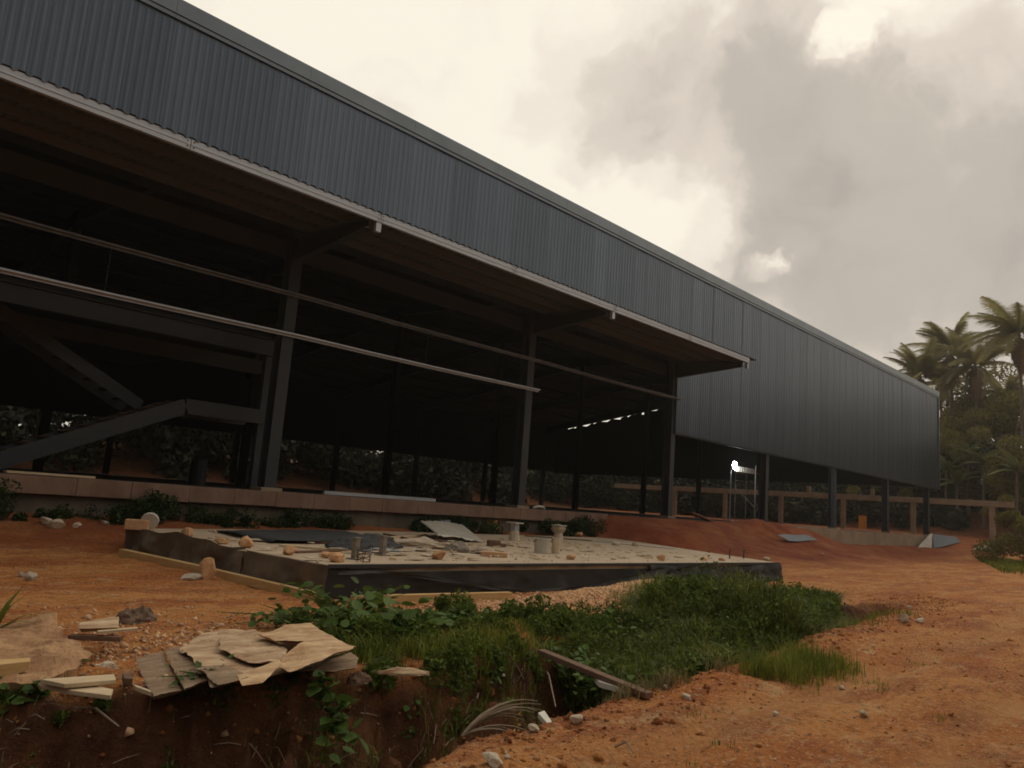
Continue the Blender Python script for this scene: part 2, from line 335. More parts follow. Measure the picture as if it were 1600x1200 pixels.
def gat(px, py):        # where the survey ray meets the uneven ground
    d = ray(px, py); d = d/np.linalg.norm(d); t = np.concatenate([np.linspace(2, 30, 2200), np.linspace(30, 160, 2600)[1:]])
    P = EYE[None]+d[None]*t[:, None]; h = P[:, 2]-terrain(P[:, 0], P[:, 1]); k = np.argmax(h < 0) if (h < 0).any() else len(t)-1
    return Vector((P[k, 0], P[k, 1], tz(P[k, 0], P[k, 1])))

def axis(spec):
    out = [spec[0][0]]
    for a, b, st in spec:
        nn = max(1, int(round((b-a)/st))); out += list(np.linspace(a, b, nn+1)[1:])
    return np.array(out)
gx = axis([(-400, -40, 30), (-40, -6, 2), (-6, 0, .3), (0, 10, .045), (10, 22, .085), (22, 50, .25), (50, 100, .7), (100, 160, 3), (160, 700, 40)])
gy = axis([(-400, -30, 30), (-30, 0, 1.5), (0, 2, .09), (2, 8, .045), (8, 13, .085), (13, 21, .16), (21, 30, .8), (30, 100, 2.5), (100, 700, 40)])
GX, GY = np.meshgrid(gx, gy, indexing='ij'); GZ = terrain(GX, GY)
V = np.stack([GX, GY, GZ], -1).reshape(-1, 3); ny = len(gy)
I, J = np.meshgrid(np.arange(len(gx)-1), np.arange(ny-1), indexing='ij'); A = (I*ny+J).ravel()
F = np.stack([A, A+ny, A+ny+1, A+1], -1)
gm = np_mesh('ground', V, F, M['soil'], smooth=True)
X_, Y_ = V[:, 0], V[:, 1]
fresh = np.clip(sst(21.5, 25, X_+fbm(X_*.5, Y_*.5, 3))*sst(11.5, 15, Y_+1.5*fbm(X_*.3, Y_*.3, 3))*sst(75, 45, X_)+sst(15.8, 17.5, Y_)*.75+.5*sst(82, 88, X_), 0, 1)
n_, f_ = yN(X_), yF(X_)
dark_soil = np.clip(sst(-.05, .3, Y_-n_)*sst(-.12, .12, f_-Y_)*sst(21, 17, X_)+sst(60, 66, Y_)*.9+.8*sst(83, 86, X_+2*fbm(X_*.2, Y_*.2, 4)), 0, 1)  # soil darker in the ditch, behind the building and far to the right
track = np.zeros(len(X_))
for off in (1.2, 2.6): track = np.maximum(track, np.exp(-((Y_-(off+.06*X_+.2*np.sin(X_*.3)))/.28)**2)*sst(-2, 3, X_)*(.6+vn(X_*1.2, Y_*3)))
for nm, ar in (('fresh', fresh), ('dark_soil', dark_soil), ('track', track)):
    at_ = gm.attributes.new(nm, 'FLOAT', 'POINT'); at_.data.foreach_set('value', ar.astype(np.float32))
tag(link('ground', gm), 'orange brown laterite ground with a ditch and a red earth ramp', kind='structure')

# ------------------------------------------------------------------ warehouse
FZ = 1.42
wh = empty('warehouse', (31, 20, FZ), 'long dark grey corrugated steel warehouse, open sided with a canopy, on a concrete plinth', 'warehouse')
def wpart(mb, name, m, parent=wh, smooth=False, shift=True):
    o = mb.obj(name, m, parent, smooth)
    if parent is wh: o.location = -Vector(wh.location)
    return o
COLX = [-9.2, .9, 11.0, 21.35, 31.6, 41.8, 51.75, 61.9, 72.0]
# corrugated sheets
def sheet_mesh(name, width, height, m, ribs=4, depth=.009):
    pitch = width/ribs; xs = []
    for k in range(ribs):
        x = k*pitch
        xs += [(x, 0), (x+pitch*.46, 0), (x+pitch*.62, -depth), (x+pitch*.84, -depth)]
    xs.append((width, 0)); xs.append((width+.03, -.006))
    v = []; f = []
    for (x, y) in xs: v += [(x, y, 0), (x, y, height)]
    for i in range(len(xs)-1): f.append((2*i, 2*i+2, 2*i+3, 2*i+1))
    me = bpy.data.meshes.new(name); me.from_pydata(v, [], f); me.materials.append(m); me.update(); return me
FT = 13.55
m_up = sheet_mesh('cladding_sheet', 1.0, FT-8.75, M['clad'], 5, .0065); m_low = sheet_mesh('cladding_sheet_tall', 1.06, FT-5.42, M['clad'], 5, .0065)
def child(name, me, loc, rot=None, scale=None, parent=wh):
    return link(name, me, parent, Vector(loc)-(Vector(wh.location) if parent is wh else Vector()), rot, scale)
x = -9.4
while x < 31.7:
    child('cladding_sheet', m_up, (x, 19.80+random.uniform(-.004, .004), 8.75), rot=(random.uniform(-.0012, .0012), 0, 0)); x += 1.0
x = 31.62
while x < 73.6:
    child('cladding_sheet', m_low, (x, 19.80+random.uniform(-.006, .006), 5.42+random.uniform(-.012, .012)), rot=(random.uniform(-.0014, .0014), 0, random.uniform(-.004, .004))); x += 1.06
x1end = 74.2
# flashing and parapet cap
x = -9.4
while x < 74:
    b = MB(); x2 = min(x+4.0, 74.25)
    b.box(x+.004, x2-.004, 19.70, 20.05, FT+.02, 14.0); b.box(x+.004, x2-.004, 19.735, 19.765, FT-.10, FT+.015)
    wpart(b, 'roof_flashing', M['flash']); x += 4.0
b = MB(); b.box(74.05, 74.24, 19.72, 19.92, 5.40, FT-.11); wpart(b, 'corner_flashing', M['flash'])
b = MB(); b.box(31.62, 74.0, 19.84, 19.99, 5.36, 5.52); wpart(b, 'bottom_girt', M['steel'])
# roof (gable)
RZ = lambda y: 13.35+.055*(y-20) if y < 42 else 14.56-.155*(y-42)
b = MB()
prof = [(20.06, RZ(20)), (42, 14.56), (64.6, RZ(64.6))]
for (ya, za), (yb, zb) in zip(prof[:-1], prof[1:]):
    b.add([(-9.4, ya, za), (74.6, ya, za), (74.6, yb, zb), (-9.4, yb, zb), (-9.4, ya, za+.12), (74.6, ya, za+.12), (74.6, yb, zb+.12), (-9.4, yb, zb+.12)],
          [(0, 1, 2, 3), (7, 6, 5, 4), (0, 4, 5, 1), (2, 6, 7, 3), (1, 5, 6, 2), (0, 3, 7, 4)])
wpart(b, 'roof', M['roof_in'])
# near gable wall (closed), back wall and far gable with open lower part
b = MB(); b.add([(-9.5, 19.9, FZ), (-9.5, 64, FZ), (-9.5, 64, RZ(64)), (-9.5, 42, 14.5), (-9.5, 19.9, RZ(20))], [(0, 1, 2, 3, 4)]); 
wpart(b, 'gable_wall', M['roof_in'])
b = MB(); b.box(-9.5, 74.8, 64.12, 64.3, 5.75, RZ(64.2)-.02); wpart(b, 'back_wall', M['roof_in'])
b = MB(); yy = 20.1
while yy < 64:
    y2 = min(yy+1.0, 64.1); gap = .34 if 47.3 < yy < 62.9 else 0.0
    gp = gap*random.uniform(.0, 1.5) if random.random() > .2 else 0
    gq = gap*random.uniform(.35, 1.15)
    b.add([(74.3, yy, 5.6), (74.3, y2, 5.6), (74.3, y2, RZ(y2)-.02-gq), (74.3, yy, RZ(yy)-.02-gp)], [(0, 1, 2, 3)]); yy = y2
wpart(b, 'gable_wall', M['roof_in'])
# columns
def hcol(b, x, y, z0, z1, w=.36, d=.42):
    b.box(x-w/2, x+w/2, y-d/2, y-d/2+.03, z0, z1); b.box(x-w/2, x+w/2, y+d/2-.03, y+d/2, z0, z1); b.box(x-.012, x+.012, y-d/2+.031, y+d/2-.031, z0, z1)
for i, xc in enumerate(COLX):
    top = 13.2 if xc < 31 else 13.2
    b = MB(); hcol(b, xc, 20.22 if xc > 32 else 20.1, FZ+.05, top); wpart(b, 'column', M['steel'])
    b = MB(); b.box(xc-.32, xc+.32, 19.78, 20.42, FZ-.02 if xc < 32 else .9, FZ+.08); wpart(b, 'column_base', M['conc_frame'])
    for yy in (42, 63.8):
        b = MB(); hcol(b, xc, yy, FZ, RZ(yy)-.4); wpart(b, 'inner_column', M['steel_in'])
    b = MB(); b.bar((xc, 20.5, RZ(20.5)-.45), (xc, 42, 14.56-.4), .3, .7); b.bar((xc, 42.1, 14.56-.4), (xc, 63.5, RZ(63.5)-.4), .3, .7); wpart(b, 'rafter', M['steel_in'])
# purlins of the roof, seen on the dark underside
for yy in np.arange(22, 63, 2.4):
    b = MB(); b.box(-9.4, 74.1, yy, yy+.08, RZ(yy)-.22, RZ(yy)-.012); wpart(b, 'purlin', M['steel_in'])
# eave girder behind canopy, header over opening
b = MB(); b.box(-9.4, 31.8, 20.33, 20.45, 8.25, 8.75); wpart(b, 'header_beam', M['steel'])
# canopy
CZ0, CZ1 = 8.93, 9.12
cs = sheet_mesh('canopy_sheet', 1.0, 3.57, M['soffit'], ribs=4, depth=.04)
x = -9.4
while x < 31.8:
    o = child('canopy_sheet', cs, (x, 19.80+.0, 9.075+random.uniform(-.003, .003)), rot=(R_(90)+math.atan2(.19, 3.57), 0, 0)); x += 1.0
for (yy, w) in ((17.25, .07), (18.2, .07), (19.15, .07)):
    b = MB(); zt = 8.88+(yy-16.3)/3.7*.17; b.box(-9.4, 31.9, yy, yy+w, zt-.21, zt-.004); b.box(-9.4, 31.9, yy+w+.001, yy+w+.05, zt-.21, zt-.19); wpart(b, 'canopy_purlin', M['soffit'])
segs = [-9.4, -4.1, 1.0, 6.15, 11.25, 16.4, 21.66, 26.8, 31.95]
for a, c in zip(segs[:-1], segs[1:]):
    b = MB(); b.box(a+.008, c-.008, 16.27, 16.29, 8.62, 8.86); b.box(a+.008, c-.008, 16.291, 16.37, 8.62, 8.635); b.box(a+.008, c-.008, 16.291, 16.37, 8.845, 8.86)
    b.box(a+.008, c-.008, 16.255, 16.268, 8.72, 8.76)
    o = wpart(b, 'fascia', M['galv'])
for a in segs[1:-1]:
    b = MB()
    for dz in (8.68, 8.80):
        for dx in (-.07, .07):
            b.tube([(a+dx, 16.262, dz), (a+dx, 16.245, dz)], .014, 6)
    wpart(b, 'fascia_bolt', M['rust'])
for xc in (11.25, 21.66, 31.87):
    b = MB(); b.box(xc-.10 if xc < 30 else xc-.06, xc+.06, 16.30, 16.42, 8.36, 8.615); wpart(b, 'fascia_bracket', M['galv'])
for xc in COLX[:5]:
    b = MB(); y0, y1 = 16.42, 19.88
    t0, t1, lo0, lo1 = 8.66, 8.84, 8.44, 8.12
    for (w, za0, za1, zb0, zb1) in ((.012, lo0, t0, lo1, t1), (.11, t0-.03, t0, t1-.03, t1), (.11, lo0-.03, lo0, lo1-.03, lo1)):
        b.add([(xc+s*w, y, z) for s in (-1, 1) for (y, z) in ((y0, za0), (y0, za1), (y1, zb1), (y1, zb0))],
              [(0, 1, 2, 3), (7, 6, 5, 4), (0, 4, 5, 1), (1, 5, 6, 2), (2, 6, 7, 3), (3, 7, 4, 0)])
    wpart(b, 'canopy_beam', M['steel'])
# girts across the opening
def girt(x0, x1, z0, z1, y, m):
    b = MB(); n = 12; pts = [(x0+(x1-x0)*i/n, y-.03, z0+(z1-z0)*i/n-.035*math.sin(math.pi*((x0+(x1-x0)*i/n-.9)/10.2 % 1))) for i in range(n+1)]
    for a, c in zip(pts[:-1], pts[1:]):
        b.bar(a, c, .11, .05); b.bar(Vector(a)+Vector((0, .045, -.055)), Vector(c)+Vector((0, .045, -.055)), .012, .06)
    wpart(b, 'girt', m)
girt(-9.3, 31.9, 7.07, 7.10, 19.78, M['galvbar']); girt(-9.3, 21.75, 5.82, 5.95, 19.78, M['galv'])
for xr, z in ((6.0, 5.9), (16.1, 5.9), (19.1, 5.95), (26.5, 7.1)):
    b = MB(); b.tube([(xr, 19.86, z), (xr, 19.86, z+1.2 if z < 7 else 8.2)], .012, 5); wpart(b, 'sag_rod', M['steel'])
# plinth: coping blocks + wall
x = -9.5
while x < 25.9:
    x2 = min(x+random.choice((1.2, 1.4, 1.2, 2.2)), 26)
    b = MB(); b.box(x+.003, x2-.003, 19.30+random.uniform(0, .012), 20.9, 1.0+random.uniform(-.01, .01), FZ-.02+random.uniform(-.008, .008)); bevel(wpart(b, 'coping_block', M['coping']), .012); x = x2
b = MB(); b.box(-9.5, 26, 19.50, 20.9, -.6, .985); wpart(b, 'plinth_wall', M['plinth'])
x = 42.6
while x < 74.5:
    x2 = min(x+random.uniform(1.6, 2.6), 74.6); b = MB(); b.box(x+.004, x2-.004, 19.40+random.uniform(0, .03), 20.9, -.4, FZ+random.uniform(-.05, .03)); wpart(b, 'plinth_block', M['conc_frame']); x = x2
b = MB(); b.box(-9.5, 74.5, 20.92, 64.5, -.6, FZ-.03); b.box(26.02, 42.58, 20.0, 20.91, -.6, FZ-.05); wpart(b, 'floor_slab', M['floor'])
# mezzanine and stair
b = MB(); b.box(-9.4, 11.5, 21.48, 21.52, 5.47, 5.92); b.box(-9.4, 11.5, 21.38, 21.62, 5.93, 5.955); b.box(-9.4, 11.5, 21.38, 21.62, 5.44, 5.465); wpart(b, 'mezzanine_beam', M['steel'])
b = MB(); b.box(-9.4, 13.3, 25.4, 25.45, 5.45, 5.92); b.box(-9.4, 13.3, 25.35, 25.5, 5.42, 5.445); wpart(b, 'mezzanine_beam', M['steel'])
b = MB(); b.box(-9.4, 11.4, 21.63, 33, 5.96, 6.1); wpart(b, 'mezzanine_deck', M['steel_in'])
b = MB(); hcol(b, 11.35, 21.6, FZ, 5.43, .2, .22); wpart(b, 'landing_post', M['steel'])
b = MB()
for yy in (21.45, 22.85):
    for (a, c) in (((3.75, yy, 1.20), (9.0, yy, 3.57)), ((9.0, yy, 3.57), (11.5, yy, 3.57)),):
        b.bar(a, c, .05, .42)
        d = (Vector(c)-Vector(a)).normalized()
    b.bar((9.0, yy, 3.58), (9.02, yy, 3.58), .045, .44)
for yy in (23.1, 24.4):
    b.bar((8.4, yy, 3.55), (4.4, yy, 5.62), .05, .34)
st = wpart(b, 'staircase', M['steel'])
for k in range(11):
    b = MB(); t = (k+.5)/11; xx = 3.9+t*5.1; zz = 1.42+t*2.3; b.box(xx-.14, xx+.14, 21.48, 22.82, zz, zz+.035); b.obj('tread', M['coping'], st)
for k in range(9):
    b = MB(); t = (k+.5)/9; xx = 8.4-t*4.0; zz = 3.62+t*2.05; b.box(xx-.14, xx+.14, 23.13, 24.37, zz, zz+.035); b.obj('tread', M['steel_in'], st)
b = MB(); b.box(8.9, 11.4, 21.5, 24.4, 3.66, 3.70); b.obj('landing', M['steel_in'], st)

# ------------------------------------------------------------------ floodlight and scaffold inside
fl = empty('floodlight', (45.05, 24, FZ), 'lit white floodlight on a thin pole inside the warehouse', 'floodlight')
b = MB(); b.tube([(0, 0, 0), (0, 0, 3.4)], .035, 8); b.box(-.25, .25, -.25, .25, 0, .05); b.obj('pole', M['galv'], fl)
b = MB(); b.tube([(.16, .06, 3.53), (.16, -.04, 3.53), (.16, -.14, 3.53)], [.12, .22, .27], 20); hd = b.obj('lamp_head', M['lampbody'], fl)
b = MB(); b.tube([(.16, -.142, 3.53), (.16, -.19, 3.53)], .24, 20); b.obj('lamp_glass', M['lamp'], hd)
pl = bpy.data.lights.new('floodlight_beam', 'POINT'); pl.energy = 60; pl.shadow_soft_size = .12; pl.color = (.9, .94, 1); po = bpy.data.objects.new('floodlight_beam', pl); COL.objects.link(po); po.parent = fl
po.location = (.35, -.42, 3.5)
sc = empty('scaffold', (47.2, 23.4, FZ), 'light tube scaffold tower beside the lit floodlight', 'scaffold')
for (xx, yy) in ((0, 0), (1.5, 0), (0, 1.4), (1.5, 1.4)):
    b = MB(); b.tube([(xx, yy, 0), (xx, yy, 3.7)], .028, 6); b.obj('pole', M['rag'], sc)
for (a, c) in (((0, 0, 2.35), (1.5, 0, 2.3)), ((0, 0, .5), (1.5, 0, 2.2)), ((1.5, 0, .6), (0, 0, 1.3)), ((0, 0, 3.2), (1.5, 0, 3.2)), ((0, 1.4, 3.2), (1.5, 1.4, 3.2)), ((0, 0, 1.0), (0, 1.4, 2.2))):
    b = MB(); b.tube([a, c], .022, 6); b.obj('brace', M['rag'], sc)
rb = sheet_mesh('ribbed_sheet', 2.9, .34, M['metal_w'], ribs=9, depth=.06)
o = link('ribbed_sheet', rb, None, (45.6, 24.05, 4.62)); tag(o, 'pale ribbed metal strip lit up by the floodlight', 'metal sheet')

# dim things on the building floor
def thing_box(name, px, py, y, sx, sy, sz, m, label, cat, rz=0, z=FZ):
    p = aty(px, py, y); b = MB(); b.box(-sx/2, sx/2, -sy/2, sy/2, 0, sz); o = bevel(b.obj(name, m), .01); o.location = (p.x, y, z); o.rotation_euler = (0, 0, rz); return tag(o, label, cat)
p = aty(573, 770, 20.6)
b = MB(); b.box(-2.15, 2.15, -.06, .06, 0, .07); b.box(-2.15, 2.15, -.06, -.02, .072, .10); o = b.obj('channel', M['galv']); o.location = (p.x, 19.75, FZ); tag(o, 'long pale steel channel lying on the plinth edge', 'steel channel')
b = MB(); b.tube([(0, 0, 0), (.01, 0, .5)], .022, 6); o = b.obj('stake', M['plastic_w']); pp = aty(799, 784, 20.5); o.location = (pp.x, 20.5, FZ-.02); tag(o, 'thin white stake standing on the plinth beside a column', 'stake')
b = MB(); b.tube([(0, 0, .03), (.3, 0, .09), (.62, .05, .08), (.8, .1, .02)], [.04, .05, .05, .03], 6); o = b.obj('sack', M['plastic_w']); pp = aty(830, 790, 19.8); o.location = (pp.x, 19.7, FZ); tag(o, 'crumpled whitish sack on the plinth edge right of a column', 'sack')
b = MB(); b.box(-.9, .9, -.15, .15, 0, .05); o = b.obj('plank', M['timber']); pp = aty(80, 745, 19.7); o.location = (pp.x, 19.75, FZ); tag(o, 'thin pale plank on the plinth top at the left', 'plank')
b = MB(); b.tube([(0, 0, 0), (0, 0, .9)], .3, 12); o = b.obj('barrel', M['plastic_o']); pp = aty(1348, 806, 30); o.location = (pp.x, 30, FZ-.03); o.scale = (1.3, 1.3, 1.7); tag(o, 'orange drum standing under the far part of the warehouse', 'drum')
b = MB(); b.tube([(0, 0, 0), (0, 0, .85)], .28, 12); o = b.obj('barrel', M['steel']); pp = aty(310, 735, 27); o.location = (pp.x, 27, FZ-.03); tag(o, 'dark drum in the gloom left of the nearest column', 'drum')
b = MB(); b.bar((31.9, 19.0, 1.75), (34.2, 19.1, 1.35), .32, .06); o = b.obj('plank', M['timber_b']); tag(o, 'wide brown plank leaning at the foot of a warehouse column', 'plank')

# ------------------------------------------------------------------ concrete frame behind the right end
cf = empty('concrete_frame', (82, 17.6, 1.4), 'raw pale concrete beam on posts behind the right end of the warehouse', 'concrete frame')
def cpart(b, name): o = b.obj(name, M['conc_frame'], cf); o.location = -Vector(cf.location); return bevel(o, .02)
b = MB(); b.box(81.8, 82.2, 15.8, 60, 4.42, 4.95); cpart(b, 'beam')
for yy in (17.5, 24.2, 30.9, 37.6, 44.3, 51.0):
    b = MB(); b.box(81.84, 82.16, yy-.22, yy+.22, 1.0, 4.415); cpart(b, 'post')
for yy in (28.0, 34.5):
    b = MB(); b.box(81.86, 82.14, yy-.16, yy+.16, 4.955, 5.6); cpart(b, 'post_stub')

# ------------------------------------------------------------------ concrete slab with fabric skirt
ST = .50
sp = [(6.5, 9.8), (20.7, 9.55), (23.4, 15.0), (24.8, 18.4), (13.5, 18.2), (6.15, 16.6)]
sl_ = empty('slab', (6.5, 9.8, 0), 'low raised concrete slab wrapped in black fabric in front of the warehouse', 'concrete slab')
def spart(b, name, m, smooth=False, bev=0, parent=None):
    o = b.obj(name, m, sl_ if parent is None else parent, smooth)
    if parent is None: o.location = -Vector(sl_.location)
    if bev: bevel(o, bev)
    return o
b = MB(); b.prism(sp, -.15, ST); spart(b, 'concrete', M['concrete'], bev=.015)
def skirt(a, c, ztop, zbot, off, name, m, seed, n=70, rows=10, amp=.03, parent=None, sw=0, zt_lerp=None):
    a = Vector(a); c = Vector(c); d = (c-a); ln = d.length; d.normalize(); nr = Vector((d.y, -d.x))
    v = []; f = []
    for i in range(n+1):
        t = i/n
        for j in range(rows+1):
            s = j/rows; zt = ztop(t); zb = zbot(t); z = zt+(zb-zt)*s
            w = amp*(.3+s)*(float(fbm(np.array(t*ln*1.7+seed), np.array(s*1.3+seed), 4))*2+.6*math.sin(t*ln*5+seed+s*2+2*math.sin(t*3+seed)))
            if sw: w += sw*math.sin(s*9+t*7)*.5
            p = a+d*ln*t+nr*(off+.012*s+max(w, -off+.01)); v.append((p.x, p.y, z))
    for i in range(n):
        for j in range(rows):
            q = i*(rows+1)+j; f.append((q, q+rows+1, q+rows+2, q+1))
    b = MB(); b.add(v, f); o = spart(b, name, m, smooth=True)
    return o
# left side: two sheets, front: main sheet, sagging second, right sheet
lf = lambda t: .0
skirt((6.15, 16.65), (6.40, 12.05), lambda t: ST+.05-.03*math.sin(t*9)-.02*math.sin(t*23), lambda t: .10, .04, 'fabric_sheet', M['fabric'], 3, amp=.10)
skirt((6.38, 12.1), (6.5, 9.75), lambda t: ST-.01+.008*math.sin(t*14), lambda t: .04, .045, 'fabric_sheet', M['fabric'], 8, amp=.035)
skirt((6.46, 9.8), (14.6, 9.66), lambda t: ST-.02-.085*sst(.05, .16, t), lambda t: .0-.02, .03, 'fabric_sheet', M['fabric_dk'], 5, n=120, amp=.055)
skirt((6.6, 9.74), (15.6, 9.60), lambda t: .42-.36*sst(0, .55, t)+.03*math.sin(t*12), lambda t: .36-.36*sst(0, .55, t)+.03*math.sin(t*12+.4), .05, 'fabric_fold', M['fabric_dk'], 2, n=120, rows=5, amp=.02)
skirt((14.5, 9.66), (20.74, 9.55), lambda t: ST-.02-.16*math.sin(math.pi*min(1, t*1.05))*.35, lambda t: .0-.02, .06, 'fabric_sheet', M['tarp'], 9, n=100, rows=14, amp=.12, sw=.05)
skirt((20.7, 9.5), (23.2, 14.8), lambda t: ST-.02, lambda t: .06, .04, 'fabric_sheet', M['fabric_dk'], 12, amp=.02)
skirt((12.3, 9.68), (16.0, 9.60), lambda t: .03+.47*t**.8, lambda t: -.03+.22*t**2, .10, 'fabric_fold', M['tarp'], 15, n=60, rows=8, amp=.06, sw=.03)
skirt((13.4, 9.66), (16.3, 9.60), lambda t: -.02+.50*t, lambda t: -.06+.40*t, .16, 'fabric_fold', M['tarp'], 17, n=60, rows=5, amp=.04)
v = []; f = []; n = 90
for i in range(n+1):
    t = i/n; xx = 6.46+t*14.24; yy = 9.8-.25*t-.035; v += [(xx, yy+.03, ST+.012), (xx, yy-.015, ST+.005), (xx, yy-.02, ST-.035-.02*random.random())]
for i in range(n):
    for j in (0, 1): q = i*3+j; f.append((q, q+3, q+4, q+1))
b = MB(); b.add(v, f); spart(b, 'fabric_edge', M['fabric_dk'])
# form boards at the foot
def board(name, a, c, w, h, m, label, cat='board', bev=.006):
    a = Vector(a); c = Vector(c); mid = (a+c)/2; b = MB(); n = 5
    for i in range(n):
        p = a+(c-a)*i/n-mid; q = a+(c-a)*(i+1)/n-mid; b.bar(p, q+(q-p)*.002, w*(1+.05*math.sin(i*3)), h)
    b2 = MB(); b2.bar(a-mid, c-mid, w, h); o = bevel(b2.obj(name, m), bev); o.location = mid; return tag(o, label, cat)
pa, pb, pc_ = gat(190, 868), gat(330, 899), gat(512, 942)
board('form_board', pa+Vector((0, 0, .05)), pb+Vector((0, 0, .05)), .14, .14, M['timber_y'], 'yellow timber board along the foot of the slab, far length by the corner', 'timber board')
board('form_board', pb+Vector((0, -.03, .05)), pc_+Vector((-.05, .05, .05)), .12, .13, M['timber_y'], 'yellow timber board along the foot of the slab, near length with the stone on it', 'timber board')
board('form_board', (6.65, 9.35, .06), (9.6, 9.05, .06), .12, .12, M['timber_y'], 'timber board before the slab, half hidden by leafy plants', 'timber board')

# ------------------------------------------------------------------ rocks and small things
def rock_mesh(name, m, seed, sub_=2, flat=.75, rough=.75):
    bm = bmesh.new(); bmesh.ops.create_icosphere(bm, subdivisions=sub_, radius=.5); r = random.Random(seed)
    dirs = [Vector((r.gauss(0, 1), r.gauss(0, 1), r.gauss(0, 1))).normalized() for _ in range(12)]; lim = [r.uniform(.28, .42) for _ in dirs]
    for v in bm.verts:
        for d, l_ in zip(dirs, lim):
            k = v.co.dot(d)
            if k > l_: v.co -= d*(k-l_)
        v.co *= 1+r.uniform(-.5, .5)*rough*.3
        v.co.z = v.co.z*flat
    me = bpy.data.meshes.new(name); bm.to_mesh(me); bm.free(); me.materials.append(m); return me
RK = {k: [rock_mesh('stone', M[k], s*7+1) for s in range(5)] for k in ('rock_p', 'rock_o', 'skin', 'rock_big')}
def stone(px, py, size, kind, label, z=None, group=None, name='stone'):
    p = gat(px, py) if z is None else at(px, py, z)
    me = random.choice(RK[kind]); o = link(name, me, None, (p.x, p.y, p.z+size*.22), (random.uniform(-.4, .4), random.uniform(-.4, .4), random.uniform(0, 6)), (size*random.uniform(.9, 1.2), size*random.uniform(.8, 1.1), size*random.uniform(.8, 1.05)))
    return tag(o, label, 'stone', group)
# stones weighing down the fabric: (px, py of foot, metres, kind, label)
for a in [(292, 839, .34, 'rock_o', 'orange stone on the left slab edge, first after the corner'),
          (345, 850, .26, 'rock_o', 'small dark orange stone on the left slab edge before the black sheet'),
          (382, 856, .34, 'rock_o', 'lumpy orange stone on the left slab edge beside a white strip'),
          (450, 867, .30, 'rock_o', 'pale orange stone on the left slab edge below the timber strips'),
          (510, 872, .22, 'rock_o', 'dark orange stone at the front slab corner, behind the bigger one'),
          (527, 878, .34, 'rock_o', 'jagged bright orange stone on the front slab corner'),
          (683, 874, .34, 'rock_o', 'flat orange stone on the slab near its front edge, left of centre'),
          (891, 874, .26, 'rock_o', 'rounded orange stone on the front slab edge below the white bucket'),
          (1033, 876, .26, 'rock_o', 'orange stone where the fabric droops from the front slab edge'),
          (1099, 876, .22, 'rock_o', 'pale small stone on the right part of the front slab edge'),
          (1128, 876, .18, 'rock_o', 'dark reddish stone beside the pale one on the front slab edge'),
          (1198, 876, .24, 'rock_p', 'pale stone on the far right corner of the slab')]:
    stone(a[0], a[1], a[2]*.95, a[3], a[4], z=ST, group='stones holding down the slab fabric')
for a in [(886, 836, .30, 'rock_p', 'pale stone on the back slab edge right of the capped stub'), (903, 838, .32, 'rock_o', 'orange stone on the back slab edge next to a pale stone'),
          (962, 852, .26, 'rock_p', 'squarish pale stone lying along the back slab edge'), (992, 853, .26, 'rock_p', 'rounded whitish stone on the back slab edge beside the long strip')]:
    stone(a[0], a[1], a[2], a[3], a[4], z=ST)
for a in [(48, 905, .20, 'skin', 'grey rubble lump on the orange ground at the far left'), (35, 902, .14, 'skin', 'small rubble lump left of a larger one on orange ground'),
          (1073, 1092, .085, 'rock_p', 'pale stone on the road right of the leaning beam'), (1041, 1077, .07, 'rock_p', 'pale stone at the lower end of the brown beam'),
          (902, 1130, .13, 'rock_p', 'whitish jagged stone at the ditch edge'), (833, 1142, .10, 'rock_p', 'pale flat stone at the ditch edge left of the jagged one'),
          (770, 1196, .14, 'rock_p', 'greenish pale stone at the bottom edge of the road'), (793, 1186, .05, 'rock_p', 'tiny white stone on the road by the ditch'),
          (1413, 973, .26, 'rock_p', 'white stone at the end of the ditch, left of two'), (1438, 973, .18, 'rock_p', 'flattish white stone at the end of the ditch, right of two'),
          (1421, 951, .12, 'rock_p', 'small white stone beyond the end of the ditch'), (1350, 1120, .10, 'rock_p', 'half buried yellowish stone in the road'),
          (965, 976, .20, 'rock_o', 'pale orange stone in the grass by the gravel heap'), (1049, 1011, .12, 'rock_o', 'orange leaf shaped stone in the tall grass'),
          (1315, 1078, .08, 'rock_p', 'whitish stone in the road below the grass tuft'), (1212, 1118, .07, 'rock_p', 'small flat stone in the middle of the road'),
          (87, 825, .35, 'rock_p', 'white cut block on red earth left of the slab'), (72, 819, .3, 'rock_p', 'pale rubble in the weeds under the plinth'),
          (120, 824, .2, 'rock_p', 'small pale stone on red earth between white block and slab'), (163, 820, .2, 'skin', 'light stone at the foot of the weeds near the slab corner'),
          (1055, 905, .3, 'rock_o', 'orange clod by the right end of the slab'), (1180, 930, .2, 'rock_p', 'pale stone behind the tall grass'), (1285, 868, .2, 'rock_p', 'white stone on the red ground beyond the slab')]:
    stone(*a)
# dark crag behind kerb
p = gat(322, 905); g = rock_mesh('stone', M['rock_o'], 91, 2, 1.5); o = link('stone', g, None, (p.x, p.y, p.z+.12), (0, .2, 1), (.18, .3, .3)); tag(o, 'upright ochre stone leaning on the yellow timber board', 'stone')
p = gat(300, 905); o = link('rag', RK['skin'][1], None, (p.x, p.y, p.z+.04), (0, 0, .4), (.5, .25, .2)); tag(o, 'grey brown clod beside the yellow timber board', 'clod')

def put(b, name, m, loc, label, cat, rz=0, smooth=False, bev=0, group=None):
    o = b.obj(name, m, None, smooth); o.location = loc; o.rotation_euler = (0, 0, rz)
    if bev: bevel(o, bev)
    return tag(o, label, cat, group)
T = ST+.004
